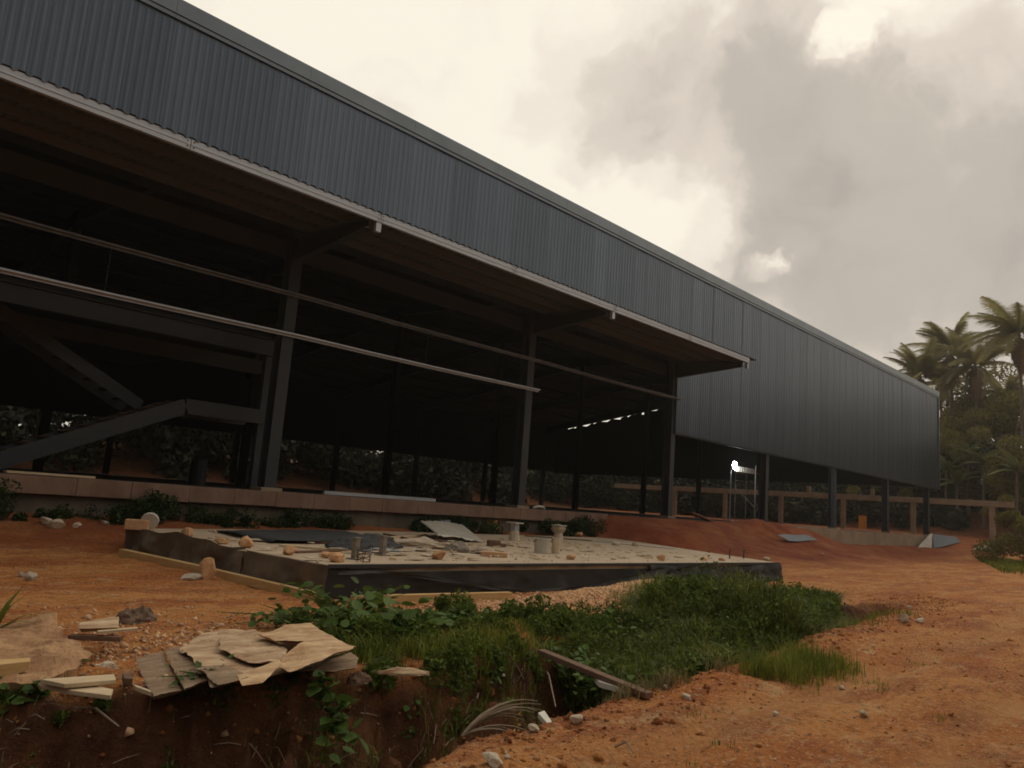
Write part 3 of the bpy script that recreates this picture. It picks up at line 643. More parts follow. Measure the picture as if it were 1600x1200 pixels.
# brick and disc at the left back corner
p = at(214, 828, ST); b = MB(); b.box(-.22, .22, -.1, .1, 0, .2); put(b, 'brick', M['brick'], (p.x, p.y, T), 'orange brick on the left back corner of the slab', 'brick', -.6, bev=.012)
p = at(232, 829, ST); b = MB(); b.tube([(0, -.04, .17), (0, .04, .2)], .17, 16); put(b, 'disc', M['plastic_w'], (p.x, p.y, T), 'white disc standing beside the orange brick', 'disc', -.5)
# large flat black sheet
v = []; f = []
q0, q1, q2, q3 = [at(*q, ST+.03) for q in ((325, 828), (420, 847), (600, 850), (520, 828))]
n = 24
for i in range(n+1):
    for j in range(n+1):
        a, c = i/n, j/n; p = (q0*(1-a)+q3*a)*(1-c)+(q1*(1-a)+q2*a)*c
        z = ST+.02+.05*max(0, float(fbm(np.array(p.x*1.2), np.array(p.y*1.2), 3)))+.06*(1-abs(2*c-1))+.05*c*(a > .0)
        v.append((p.x+.05*math.sin(9*c), p.y, z))
for i in range(n):
    for j in range(n): q = i*(n+1)+j; f.append((q, q+1, q+n+2, q+n+1))
b = MB(); b.add([(x-q0.x, y-q0.y, z) for x, y, z in v], f); o = put(b, 'tarpaulin', M['tarp'], (q0.x, q0.y, 0), 'large flat black tarpaulin spread on the left part of the slab', 'tarpaulin', smooth=True)
sm = o.modifiers.new('thick', 'SOLIDIFY'); sm.thickness = .012
def crumple(px, py, sx, sy, sz, m, label, cat, name, seed, z=ST, rz=0, sub_=4, spiky=.5):
    bm = bmesh.new(); bmesh.ops.create_icosphere(bm, subdivisions=sub_, radius=.5)
    for v_ in bm.verts:
        c = v_.co; k = 1+spiky*1.2*float(fbm(np.array(c.x*3+seed), np.array(c.y*3+c.z*2.3-seed), 4)); c *= k
        c.z = max(c.z, 0)*(1+spiky*float(fbm(np.array(c.x*6+seed*2), np.array(c.y*6), 3)))
    me = bpy.data.meshes.new(name); bm.to_mesh(me); bm.free(); me.materials.append(m)
    p = at(px, py, z) if z is not None else gat(px, py)
    o = link(name, me, None, (p.x, p.y, p.z-.005), (0, 0, rz), (sx, sy, sz*2)); return tag(o, label, cat)
crumple(568, 856, 2.3, 1.0, .24, M['tarp'], 'crumpled dark tarpaulin heap at the end of the flat sheet', 'tarpaulin', 'tarpaulin_heap', 4, rz=.5)
crumple(640, 855, 1.8, .8, .16, M['paper'], 'pile of crumpled pale sacks on the slab', 'paper sacks', 'sack_pile', 14, rz=-.6)
crumple(713, 862, .75, .55, .20, M['rag'], 'grey rag lump in the middle of the slab', 'rag', 'rag', 24)
crumple(745, 865, .3, .2, .08, M['rag'], 'small grey rag scrap right of the larger lump', 'rag', 'rag', 27)
crumple(590, 862, .9, .4, .06, M['metal_b'], 'bluish flattened scrap by the steel stubs', 'scrap', 'scrap', 29)
p = at(678, 856, ST); b = MB(); b.box(-.27, .27, -.14, .14, 0, .17); put(b, 'block', M['box'], (p.x, p.y, T), 'dark brown timber block between the sacks and the tilted sheet', 'timber block', -.7, bev=.01)
# strips
def strip(px0, py0, px1, py1, w, h, m, label, z=T, name='timber_strip', cat='timber strip', lift=0.0):
    a = at(px0, py0, z); c = at(px1, py1, z); mid = (a+c)/2; b = MB(); n = 8; ln = (c-a).length
    d = (c-a)/n
    for i in range(n):
        p = a+d*i-mid; q = a+d*(i+1)-mid
        b.bar(p+Vector((0, 0, h/2+lift*math.sin(math.pi*i/n))), q+Vector((0, 0, h/2+lift*math.sin(math.pi*(i+1)/n))), w, h)
    o = b.obj(name, m); o.location = mid; return tag(o, label, cat)
strip(380, 846, 436, 845, .14, .04, M['board_w'], 'white strip just in front of the flat tarpaulin')
strip(440, 853, 530, 860, .30, .03, M['timber'], 'broad pale timber offcut on the left part of the slab')
strip(478, 849, 545, 852, .09, .06, M['timber_b'], 'brown batten beside the flat tarpaulin')
strip(460, 864, 545, 861, .12, .03, M['timber_b'], 'dark batten in front of the pale timber offcut')
strip(490, 855, 575, 856, .12, .05, M['timber'], 'narrow pale batten running under the tarpaulin heap')
strip(590, 844, 665, 838, .10, .06, M['timber'], 'thin pale batten at the foot of the tilted sheet')
strip(600, 836, 650, 846, .08, .05, M['timber_b'], 'short brown batten behind the pile of sacks')
strip(650, 861, 712, 863, .09, .02, M['timber'], 'flat thin lath leading to the grey rag')
strip(775, 850, 803, 854, .05, .04, M['timber'], 'small stick lying right of the wooden block')
strip(820, 838, 960, 848, .10, .03, M['timber_b'], 'long thin batten along the back slab edge')
strip(925, 846, 1056, 858, .18, .03, M['board_w'], 'long whitish strip along the back right slab edge')
p = at(771, 854, ST); b = MB(); b.box(-.15, .15, -.1, .1, 0, .15); b.box(.16, .3, -.08, .08, 0, .08); put(b, 'wood_block', M['timber_b'], (p.x, p.y, T), 'brown wooden block lying with a stick on the slab', 'timber block', -.5, bev=.008)
p = at(772, 870, ST); b = MB(); b.box(-.26, .26, -.07, .07, 0, .09); put(b, 'wood_block', M['brick'], (p.x, p.y, T), 'reddish wooden length near the front slab edge, right of the flat stone', 'timber block', -.72, bev=.008)
# tilted corrugated sheet
a0, a1, a2, a3 = at(656, 829, .55)+Vector((0, 0, .30)), at(685, 846, ST+.02)+Vector((0, 0, .14)), at(757, 848, ST+.02), at(712, 820, .58)+Vector((0, 0, .22))
a0 = aty(656, 814, 16.6); a3 = aty(722, 820, 17.4); a1 = aty(684, 835, 14.6); a2 = at(756, 847, ST+.02)
v = []; f = []; n = 18
for i in range(n+1):
    for j in range(n+1):
        a, c = i/n, j/n; p = (a0*(1-a)+a3*a)*(1-c)+(a1*(1-a)+a2*a)*c
        v.append((p.x-a2.x, p.y-a2.y, max(p.z+.05*math.sin(3.1*a)*(1-c*.5)+.012*math.sin(40*a)-(.05*random.random() if j == n and a < .75 else 0), ST+.01)))
for i in range(n):
    for j in range(n): q = i*(n+1)+j; f.append((q, q+1, q+n+2, q+n+1))
b = MB(); b.add(v, f); o = put(b, 'metal_sheet', M['metal_w'], (a2.x, a2.y, 0), 'bent pale metal sheet propped up on the back of the slab', 'metal sheet', smooth=True); o.modifiers.new('t', 'SOLIDIFY').thickness = .006
# column stubs
def stub(px, py, h, label, cloth):
    p = at(px, py, ST); s = empty('column_stub', (p.x, p.y, ST), label, 'column stub')
    b = MB(); b.tube([(0, 0, 0), (0, 0, h*.55)], [.17, .13], 10); b.obj('pedestal', M['rock_p'], s)
    b = MB(); b.box(-.09, .09, -.09, .09, h*.50, h-.025); b.obj('shaft', M['galv'], s)
    b = MB(); b.box(-.18, .18, -.18, .18, h-.024, h+.01); b.obj('cap_plate', M['plastic_w'], s)
    if cloth:
        bm = bmesh.new(); bmesh.ops.create_icosphere(bm, subdivisions=3, radius=.5)
        for v_ in bm.verts: v_.co *= 1+.5*float(fbm(np.array(v_.co.x*5), np.array(v_.co.y*5+v_.co.z*4), 3))
        me = bpy.data.meshes.new('sack'); bm.to_mesh(me); bm.free(); me.materials.append(M['paper']); link('wrapping', me, s, (0, 0, h*.72), None, (.42, .42, .30))
stub(803, 845, .52, 'upright pale column stub with a flat cap plate, left of two', False)
stub(872, 843, .46, 'column stub wrapped in torn sacking under its cap plate, right of two', True)
# bucket and pot
def bucket(px, py, r, h, m, label, name='bucket', taper=.88):
    p = at(px, py, ST); s = empty(name, (p.x, p.y, T), label, 'bucket'); n = 20
    prof = [(0, .004), (r*taper, 0), (r*.97, h*.9), (r*1.04, h*.9), (r*1.04, h), (r*.95, h), (r*.84, .03), (0, .03)]
    v = []; f = []
    for (rr, z) in prof: v += [(rr*math.cos(2*math.pi*k/n), rr*math.sin(2*math.pi*k/n), z) for k in range(n)]
    for i in range(len(prof)-1):
        for k in range(n): f.append((i*n+k, i*n+(k+1) % n, (i+1)*n+(k+1) % n, (i+1)*n+k))
    b = MB(); b.add(v, f); b.obj('body', m, s, smooth=False)
    b = MB(); b.tube([(r*1.03*math.cos(t), r*1.03*math.sin(t), h*.9-abs(math.sin(t))*h*.25) for t in np.linspace(0, math.pi, 9)], .008, 5); b.obj('handle', M['rust'], s)
bucket(846, 864, .19, .33, M['plastic_w'], 'white bucket standing on the slab')
bucket(868, 865, .10, .36, M['rock_p'], 'slim pale can right of the white bucket', 'can', .95)
# steel bolts/posts at front
for i, (px, py, lab) in enumerate(((554, 874, 'short dark steel post on the slab, left of two, by the wire cage'), (597, 868, 'short dark steel post on the slab, right of two'))):
    p = at(px, py, ST); b = MB(); b.box(-.045, .045, -.045, .045, 0, .32); b.box(-.10, .10, -.10, .10, 0, .015); b.box(-.05, .07, -.05, .05, .321, .345); put(b, 'steel_post', M['rag'], (p.x, p.y, T), lab, 'steel post', .2)
p = at(568, 879, ST); b = MB(); r = random.Random(5)
for k in range(4):
    b.tube([(.11*math.cos(t)+r.uniform(-.03, .03), .11*math.sin(t), .03+.05*k+r.uniform(-.02, .02)) for t in np.linspace(0, 6.28, 9)], .006, 4)
for k in range(6): b.tube([(.11*math.cos(k), .11*math.sin(k), 0), (.13*math.cos(k+.3), .13*math.sin(k+.3), .24)], .006, 4)
put(b, 'wire_cage', M['rust'], (p.x, p.y, T), 'tangled rusty wire cage on the slab front edge', 'wire cage')
for (px, lab) in ((1140, 'bent rusty rebar stub on the right of the slab, left of two'), (1162, 'rusty rebar stub on the right of the slab, right of two')):
    p = at(px, 873, ST); b = MB(); b.tube([(0, 0, 0), (.01, .01, .14), (.03, 0, .25)], .022, 6); b.tube([(.06, .03, 0), (.06, .04, .23)], .015, 6); put(b, 'rebar', M['rust'], (p.x, p.y, T), lab, 'rebar')
# orange crate and blue thing behind
p = gat(762, 829); cr_ = empty('jerrycan', (p.x, p.y, p.z), 'orange plastic jerrycan standing behind the slab by the plinth', 'jerrycan', -.3)
b = MB(); b.box(-.30, .30, -.17, .17, 0, .38); bevel(b.obj('body', M['plastic_o'], cr_), .04)
b = MB(); b.tube([(-.1, 0, .37), (-.1, 0, .44), (.12, 0, .44), (.12, 0, .37)], .025, 6); b.obj('handle', M['plastic_o'], cr_)
b = MB(); b.box(-.2, .2, -.1, .1, 0, .05); p = aty(695, 812, 17.8); put(b, 'scrap', M['metal_b'], (p.x, 17.8, .86), 'bluish scrap on the weeds behind the tilted sheet', 'scrap', .4)

# sheets and timber on the ground further off
def flat_sheet(pts, m, label, cat='metal sheet', name='metal_sheet', wave=.03, th=.02):
    c = sum(pts, Vector())/4; v = []; f = []; n = 10
    for i in range(n+1):
        for j in range(n+1):
            a, q = i/n, j/n; p = (pts[0]*(1-a)+pts[3]*a)*(1-q)+(pts[1]*(1-a)+pts[2]*a)*q-c
            v.append((p.x, p.y, p.z+wave*math.sin(a*6+q*3)))
    for i in range(n):
        for j in range(n): k = i*(n+1)+j; f.append((k, k+1, k+n+2, k+n+1))
    b = MB(); b.add(v, f); o = put(b, name, m, c, label, cat); o.modifiers.new('t', 'SOLIDIFY').thickness = th; return o
u = Vector((0, 0, .12))
flat_sheet([gat(1214, 846)+u*2.5, gat(1232, 849)+u, gat(1278, 849)+u*1.2, gat(1258, 844)+u*2.5], M['metal_b'], 'blue grey metal sheet lying on the red ground before the warehouse')
P0 = gat(1440, 850); P1 = gat(1502, 852)
def lean(pxs, y, m, lab):
    ps = [aty(px, py, y+dy) for px, py, dy in pxs]
    for q in ps:
        if q.z < 1.0: q.z = tz(q.x, q.y)+.02
    flat_sheet(ps, m, lab)
yb = 18.9
lean([(1434, 849, -.2), (1456, 851, -.2), (1457, 834, .3), (1452, 835, .3)], yb, M['metal_w'], 'pale folded sheet panel leaning, left of a grey panel')
lean([(1458, 835, .3), (1459, 851, -.2), (1502, 852, 0), (1492, 838, .5)], yb, M['metal_b'], 'grey metal panel leaning beside the pale folded one')
flat_sheet([gat(1520, 861)+u, gat(1545, 863)+u, gat(1564, 860)+u*1.2, gat(1545, 857)+u*4], M['metal_w'], 'thin whitish sheet lying by the grass at far right')
for (x0, y0, x1, y1, lab) in ((448, 822, 560, 816, 'reddish pole lying before the plinth, nearest of the heap'), (470, 816, 560, 812, 'reddish pole lying before the plinth, middle of the heap'), (300, 812, 420, 806, 'reddish pole lying in the weeds left of the timber heap')):
    a, c = gat(x0, y0), gat(x1, y1); b = MB(); mid = (a+c)/2; b.tube([a-mid, Vector((0, 0, .06)), c-mid], .07, 6); put(b, 'pole', M['timber_b'], mid+Vector((0, 0, .1)), lab, 'pole')
a, c = gat(456, 821), gat(482, 817); b = MB(); mid = (a+c)/2; b.bar(a-mid, c-mid, .25, .03); put(b, 'board', M['board_w'], mid+Vector((0, 0, .06)), 'small pale curved board on red earth behind the slab', 'board')

# gravel
def scatter_stones(name, pos, sizes, m, label, seed):
    r = np.random.default_rng(seed); ico = bmesh.new(); bmesh.ops.create_icosphere(ico, subdivisions=1, radius=.5)
    vb = np.array([v.co[:] for v in ico.verts]); fb = np.array([[v.index for v in f_.verts] for f_ in ico.faces]); ico.free()
    # octahedron-like cheap stone
    vb = np.array([(1, 0, 0), (-1, 0, 0), (0, 1, 0), (0, -1, 0), (0, 0, 1), (0, 0, -1)], float)*.5
    fb = np.array([(0, 2, 4), (2, 1, 4), (1, 3, 4), (3, 0, 4), (2, 0, 5), (1, 2, 5), (3, 1, 5), (0, 3, 5)])
    n = len(pos); ang = r.random((n, 3))*6.28
    ca, sa = np.cos(ang[:, 0]), np.sin(ang[:, 0]); cb, sb = np.cos(ang[:, 1]), np.sin(ang[:, 1])
    jit = 1+r.uniform(-.45, .45, (n, 6, 1)); v = vb[None]*jit*sizes[:, None, None]*np.array([1, .85, .7])
    x, y, z = v[..., 0], v[..., 1], v[..., 2]
    y, z = y*cb[:, None]-z*sb[:, None], y*sb[:, None]+z*cb[:, None]; x, y = x*ca[:, None]-y*sa[:, None], x*sa[:, None]+y*ca[:, None]
    v = np.stack([x, y, z], -1)+pos[:, None, :]
    Fq = (fb[None]+(np.arange(n)*6)[:, None, None]).reshape(-1, 3)
    return tag(link(name, np_mesh(name, v.reshape(-1, 3), Fq, m)), label, kind='stuff')
r = np.random.default_rng(3)
def heap_z(x, y): return .30*np.exp(-(((x-13.0)/1.5)**2+((y-8.5)/.45)**2))+.22*np.exp(-(((x-10.6)/1.6)**2+((y-8.2)/.4)**2))
n = 26000; hx = r.normal(11.9, 1.9, n); hy = 8.4+.04*(hx-12)+r.normal(0, .42, n); hz = terrain(hx, hy)+heap_z(hx, hy)
scatter_stones('gravel_heap', np.stack([hx, hy, hz], -1), r.uniform(.025, .085, n), M['gravel'], 'heap of orange gravel in front of the slab', 5)
g = np.meshgrid(np.linspace(7.5, 17, 90), np.linspace(7, 10, 45), indexing='ij'); hv = np.stack([g[0], g[1], terrain(g[0], g[1])+heap_z(g[0], g[1])-.055], -1).reshape(-1, 3)
I, J = np.meshgrid(np.arange(89), np.arange(44), indexing='ij'); A = (I*45+J).ravel(); me = np_mesh('gravel_bed', hv, np.stack([A, A+45, A+46, A+1], -1), M['gravel'], True)
o = tag(link('gravel_bed', me), 'packed core of the orange gravel heap before the slab', kind='stuff')
# pebbles over road and yard
n = 36000; ux = r.random(n)**1.5*24-1; uy = r.random(n)*12+.6; k = (vn(ux*.7, uy*.9)+.5)*r.random(n) > .27; ux, uy = ux[k], uy[k]
inn = (uy > yN(ux)+.2) & (uy < yF(ux)-.1) & (r.random(len(ux)) < .75); onslab = (ux > 6.4) & (uy > 9.4); k = ~(inn | onslab); ux, uy = ux[k], uy[k]
scatter_stones('pebbles', np.stack([ux, uy, terrain(ux, uy)+.002], -1), np.clip(r.lognormal(-4.5, .5, len(ux)), .005, .05), M['pebble'], 'pebbles and crumbs strewn over the dirt road and yard', 6)
n = 9000; ux = r.uniform(.5, 22, n); uy = np.where(r.random(n) < .45, yN(ux)+r.normal(-.1, .35, n), np.where(r.random(n) < .6, yF(ux)+r.normal(-.25, .45, n), r.uniform(1.2, 9.2, n))); k = ~((ux > 6.3) & (uy > 9.3)); ux, uy = ux[k], uy[k]
scatter_stones('clods', np.stack([ux, uy, terrain(ux, uy)], -1), np.clip(r.lognormal(-3.7, .6, len(ux)), .008, .11), M['soil'], 'clods of the same red earth lying along the ditch and road', 61)
# coarse rubble crumbs near left debris
n = 1800; ux = r.normal(3.2, 1.3, n); uy = r.normal(7.6, .9, n); scatter_stones('rubble_crumbs', np.stack([ux, uy, terrain(ux, uy)+.005], -1), np.clip(r.lognormal(-3.4, .5, n), .01, .10), M['pebble'], 'coarse rubble crumbs strewn round the debris at the left', 8)
n = 500; ux = r.uniform(6.3, 20, n); uy = r.uniform(9.9, 16, n); scatter_stones('slab_crumbs', np.stack([ux, uy, np.full(n, ST+.008)], -1), np.clip(r.lognormal(-3.6, .5, n), .01, .08), M['skin'], 'crumbs of rubble scattered on the concrete slab', 9)

n = 130; b = MB(); r_ = random.Random(8)
for k in range(n):
    a = Vector((r_.uniform(6.8, 19), r_.uniform(10.2, 16), ST+.02)); g = r_.uniform(0, 3.14); l_ = r_.uniform(.06, .32); b.bar(a, a+Vector((math.cos(g)*l_, math.sin(g)*l_, r_.uniform(0, .02))), r_.uniform(.015, .06), r_.uniform(.008, .03))
fl_ = MB()
for k in range(90):
    px_ = r_.choice((r_.gauss(9.6, 1.4), r_.uniform(7, 17))); py_ = r_.uniform(10.3, 15.2); g = r_.uniform(0, 3.14); l_ = r_.uniform(.05, .24); w_ = l_*r_.uniform(.3, .9); z_ = ST+.012+r_.random()*.03
    q = [Vector((px_+l_*math.cos(g+t)*(1+r_.uniform(-.3, .3)), py_+w_*math.sin(g+t), z_+r_.uniform(0, .03))) for t in (0, 1.3, 2.6, 3.9, 5.1)]; fl_.add(q+[v_-Vector((0, 0, .008)) for v_ in q], [(0, 1, 2, 3, 4), (9, 8, 7, 6, 5)]+[(i_, (i_+1) % 5, (i_+1) % 5+5, i_+5) for i_ in range(5)])
tag(fl_.obj('paper_scraps', M['paper']), 'torn pale scraps of sacking littering the concrete slab', kind='stuff')
tag(b.obj('wood_slivers', M['timber']), 'splinters and slivers of wood strewn over the concrete slab', kind='stuff')
# ------------------------------------------------------------------ foreground debris at left
# big broken slab piece
def slab_piece(poly, th, m, loc, label, cat, rot, name, seed=1, sub_=4, amp=.05):
    pts = []; n = len(poly)
    for i in range(n):
        a, c = Vector(poly[i]), Vector(poly[(i+1) % n])
        for k in range(14): pts.append(a.lerp(c, k/14))
    cen = sum(pts, Vector((0, 0)))/len(pts); R = 16; v = []; f = []; K = len(pts)
    F_ = lambda x, y, o=5: float(fbm(np.array(x), np.array(y), o))
    for r_ in range(R+1):
        for k, p in enumerate(pts):
            q = cen+(p-cen)*(r_/R); e = amp*.9*F_(p.x*9+seed, p.y*9, 4)*(r_/R)**4; q = q+(p-cen).normalized()*e
            v.append((q.x, q.y, amp*1.6*F_(q.x*1.6+seed, q.y*1.6, 6)+amp*.35*F_(q.x*9, q.y*9+seed, 4)-(.12*th if r_ == R else 0)))
    for lv in (1, 2):
        for k, p in enumerate(pts):
            e = amp*.9*F_(p.x*9+seed, p.y*9, 4); q = p+(p-cen).normalized()*(e+amp*.9*F_(p.x*6+lv*5, p.y*6+seed, 4)-.03*lv); v.append((q.x, q.y, -th*lv/2+amp*.3*F_(p.x*5, p.y*5+lv, 3)))
    for r_ in range(R+2):
        for k in range(K): f.append((r_*K+k, r_*K+(k+1) % K, (r_+1)*K+(k+1) % K, (r_+1)*K+k))
    b = MB(); b.add(v, f); o = b.obj(name, m, None); o.location = loc; o.rotation_euler = rot
    return tag(o, label, cat)
def rel(pts, z, c): return [((at(px, py, z)-c).x, (at(px, py, z)-c).y) for px, py in pts]
c = at(60, 1010, .17)
slab_piece(rel([(-60, 1052), (60, 1064), (118, 1048), (146, 1026), (130, 1008), (104, 992), (92, 978), (86, 962), (40, 962), (-60, 975)], .17, c), .15, M['rock_big'], (c.x, c.y, .17), 'big sandy broken slab at the left edge of the yard', 'broken slab', (0, 0, 0), 'broken_slab', 3, amp=.06)
c = at(150, 975, .2)
slab_piece(rel([(122, 984), (185, 982), (186, 966), (150, 968), (124, 972)], .22, c), .05, M['board'], (c.x, c.y, .24), 'grey weathered board piece lying behind the broken slab', 'board', (0, 0, 0), 'board_piece', 5, 3, .02)
a, c = at(108, 995, .15), at(190, 998, .15); mid = (a+c)/2; b = MB(); b.bar(a-mid, c-mid, .08, .04); put(b, 'batten', M['timber_b'], mid, 'dark batten along the hollow board piece', 'batten')
a, c = at(150, 1006, .1), at(212, 1000, .12); mid = (a+c)/2; b = MB(); b.bar(a-mid, c-mid, .07, .02); put(b, 'lath', M['timber'], mid+Vector((0, 0, .1)), 'split pale lath beside the black hollow', 'lath')
crumple(212, 972, .42, .26, .12, M['bark'], 'dark cloth lump on the rubble at left', 'cloth', 'cloth', 33, z=None, rz=.3)
# plywood sheets: layered, peeled
def ply(pts, zs, label, seed, th=.018, m='board', name='plywood_sheet', amp=.05, curl=.0):
    P = [at(px, py, z) for (px, py), z in zip(pts, zs)]; c = sum(P, Vector())/4; v = []; n = 26; f = []
    for i in range(n+1):
        for j in range(n+1):
            a, q = i/n, j/n; p = (P[0]*(1-a)+P[3]*a)*(1-q)+(P[1]*(1-a)+P[2]*a)*q-c
            e = amp*.4*float(fbm(np.array(a*2.2+seed), np.array(q*2.2+seed*2), 3))
            edge = (abs(2*a-1)**6)*.05*float(fbm(np.array(q*9+seed), np.array(a*2), 3))*1.6
            e2 = (abs(2*q-1)**6)*.05*float(fbm(np.array(a*10+seed), np.array(q*2), 3))*1.6
            dx = (P[3]-P[0]).normalized(); dy = (P[1]-P[0]).normalized()
            p = p+dx*edge+dy*e2; v.append((p.x, p.y, p.z+e+curl*(q-.5)**2+.006*math.sin(a*9+seed)))
    for i in range(n):
        for j in range(n): k = i*(n+1)+j; f.append((k, k+1, k+n+2, k+n+1))
    b = MB(); b.add(v, f); o = put(b, name, M[m], c, label, 'plywood sheet'); o.modifiers.new('t', 'SOLIDIFY').thickness = th; return o
M['board2'] = mat('grey_weathered_plywood', (.17, .10, .055), (.38, .27, .17), 1.8, rough=.9, bump=.6, bscale=14, detail=8, stretch=(1, 5, 1))
M['board3'] = mat('warm_plywood', (.34, .17, .075), (.76, .55, .32), 1.9, rough=.9, bump=.6, bscale=12, detail=9, stretch=(1.2, 4, 1))
def ply(poly, z, m, label, seed, th=.016, amp=.022, tilt=(0, 0)):
    n = len(poly); cxp = sum(p[0] for p in poly)/n; cyp = sum(p[1] for p in poly)/n; c = at(cxp, cyp, z)
    return slab_piece(rel(poly, z, c), th, M[m], (c.x, c.y, z), label, 'plywood sheet', (tilt[0], tilt[1], 0), 'plywood_sheet', seed, 4, amp)
ply([(212, 1030), (254, 1018), (285, 1080), (240, 1089)], .13, 'board2', 'grey grooved plywood sheet at the left end of the board heap', 2, th=.03)
ply([(257, 1017), (292, 1008), (324, 1066), (288, 1079)], .16, 'board2', 'mouldy grey plywood strip between the grooved and the pale sheets', 3)
ply([(282, 1012), (322, 990), (350, 984), (420, 986), (500, 988), (545, 1012), (470, 1046), (405, 1060), (330, 1072), (318, 1050)], .20, 'board', 'wide pale stained plywood sheet carrying the board heap', 5, amp=.035)
ply([(340, 987), (398, 984), (448, 1016), (440, 1034), (395, 1036), (345, 1014)], .235, 'board', 'creased whitish plywood sheet on the left of the heap', 7, amp=.04)
ply([(402, 992), (452, 984), (484, 980), (502, 990), (553, 1011), (548, 1016), (500, 1030), (452, 1043), (436, 1034), (444, 1022), (490, 1006), (470, 1000), (430, 1002)], .285, 'board3', 'warm pale plywood sheet with a split corner, topmost of the heap', 9, amp=.03, tilt=(.02, -.04))
ply([(455, 1046), (548, 1020), (560, 1030), (556, 1044), (520, 1050)], .15, 'board2', 'dull brown plywood layer jutting out under the topmost sheet', 11)
ply([(372, 1054), (436, 1036), (440, 1040), (412, 1060), (380, 1064)], .25, 'board3', 'small torn plywood flake hanging over the front of the heap', 13, tilt=(.15, 0))
ply([(300, 1040), (352, 1038), (392, 1062), (340, 1072)], .22, 'board2', 'peeled grey plywood layer along the front of the heap', 15, amp=.03)
# pale splintered boards
def splinter(pts, z, m, label, th=.03, name='timber_board', cat='timber board', tilt=0):
    P = [at(px, py, z) for px, py in pts]; c = sum(P, Vector())/len(P); b = MB(); b.prism([(p.x-c.x, p.y-c.y) for p in P], 0, th); o = put(b, name, M[m], c, label, cat, bev=.004); o.rotation_euler = (tilt, 0, 0); return o
splinter([(62, 1068), (178, 1060), (180, 1069), (100, 1076)], .17, 'timber', 'pale splintered board, upper of two by the broken slab')
splinter([(58, 1074), (120, 1072), (176, 1084), (172, 1094), (110, 1086)], .13, 'timber', 'pale splintered board, lower and wider of two by the broken slab')
splinter([(-40, 1056), (43, 1050), (44, 1056), (-40, 1066)], .14, 'timber_y', 'yellowish plank end at the left picture edge', .10)
splinter([(190, 1062), (207, 1062), (206, 1072), (192, 1071)], .12, 'timber_b', 'little brown wood block between boards and plywood', .05)
splinter([(204, 1074), (232, 1084), (240, 1090), (212, 1080)], .1, 'timber', 'short pale stick below the grooved plywood', .03)
crumple(165, 1045, .22, .14, .05, M['rock_p'], 'small pale torn scrap behind the splintered boards', 'scrap', 'scrap', 41, z=.1)
crumple(1005-375, 1052, .42, .14, .05, M['board'], 'rounded pale wood chunk with a red knot on the ditch bank', 'wood chunk', 'wood_chunk', 43, z=.12, rz=-.6, spiky=.25)
crumple(560, 1066, .22, .15, .07, M['timber_b'], 'reddish clod under the plywood on the bank', 'clod', 'clod', 45, z=-.03, spiky=.4)
# brown beam and white board across the ditch edge
a, c = at(845, 1018, .10), at(1015, 1087, .03); mid = (a+c)/2; b = MB(); b.bar(a-mid, c-mid, .10, .05); bevel(put(b, 'beam', M['timber_b'], mid, 'long brown timber beam slanting down the ditch bank', 'timber beam'), .006)
splinter([(928, 1066), (945, 1064), (1000, 1082), (1004, 1088), (985, 1088), (936, 1074)], -.02, 'board_w', 'white board under the slanting brown beam', .05)
splinter([(840, 1122), (850, 1118), (862, 1136), (854, 1138)], -.02, 'board_w', 'small striped white offcut at the ditch edge', .04)
splinter([(771, 1042), (776, 1040), (790, 1058), (785, 1058)], -.1, 'board_w', 'narrow white strip on the ditch bank', .02)
crumple(768, 1028, .12, .1, .08, M['rock_p'], 'yellowish crumpled bit on top of the ditch bank', 'scrap', 'scrap', 47, z=-.0)
# litter on the bank: sticks, roots, torn bits
lt = MB(); r_ = random.Random(12)
for k in range(260):
    x_ = r_.uniform(1.2, 6.6); y_ = float(yF(x_))-r_.uniform(-.15, 1.5); a = Vector((x_, y_, tz(x_, y_)+.01)); g = r_.uniform(0, 6.28); l_ = r_.uniform(.03, .22)*(2 if r_.random() < .08 else 1)
    e_ = Vector((x_+l_*math.cos(g), y_+l_*math.sin(g)*.6, 0)); e_.z = tz(e_.x, e_.y)+.01+r_.random()*.05; m_ = (a+e_)/2+Vector((r_.uniform(-.01, .01), 0, r_.uniform(0, .03))); w_ = r_.uniform(.0025, .006); lt.tube([a, m_, e_], [w_, w_, w_*.5], 4)
tag(lt.obj('stick_litter', M['twig']), 'litter of thin sticks and roots on the ditch bank', kind='stuff')
# twigs in the ditch
b = MB(); r_ = random.Random(3)
base = at(722, 1150, -.28)
for k in range(16):
    a = r_.uniform(-.25, .9); ln = r_.uniform(.5, .95); cur = Vector((0, 0, 0)); pts = [cur]
    d = Vector((math.cos(a)*.9, -math.sin(a)*.5+.05, r_.uniform(.25, .7)))
    for s_ in range(6):
        cur = cur+d*ln/6; pts.append(cur); d = (d+Vector((.06, r_.uniform(-.08, .04), -.16))).normalized()
    b.tube(pts, [.011, .010, .009, .008, .007, .005, .003], 5)
put(b, 'twigs', M['twig'], base, 'bundle of dry arching twigs in the ditch', 'twigs')
for (x0, y0, x1, y1, z, lab) in ((745, 1095, 757, 1035, -.25, 'upright pale twig on the red ditch bank'), (845, 1035, 868, 1108, -.2, 'long thin twig hanging beside the slanting beam'), (100, 1110, 185, 1140, -.05, 'thin curved root hanging off the bank at left'), (960, 1172, 990, 1182, .01, 'short dark stick on the road')):
    a, c = at(x0, y0, z), at(x1, y1, z+.0); mid = (a+c)/2; b = MB(); b.tube([a-mid, Vector((.02, 0, .05)), c-mid], [.008, .009, .005], 5); put(b, 'twig', M['twig'], mid+Vector((0, 0, .02)), lab, 'twig')

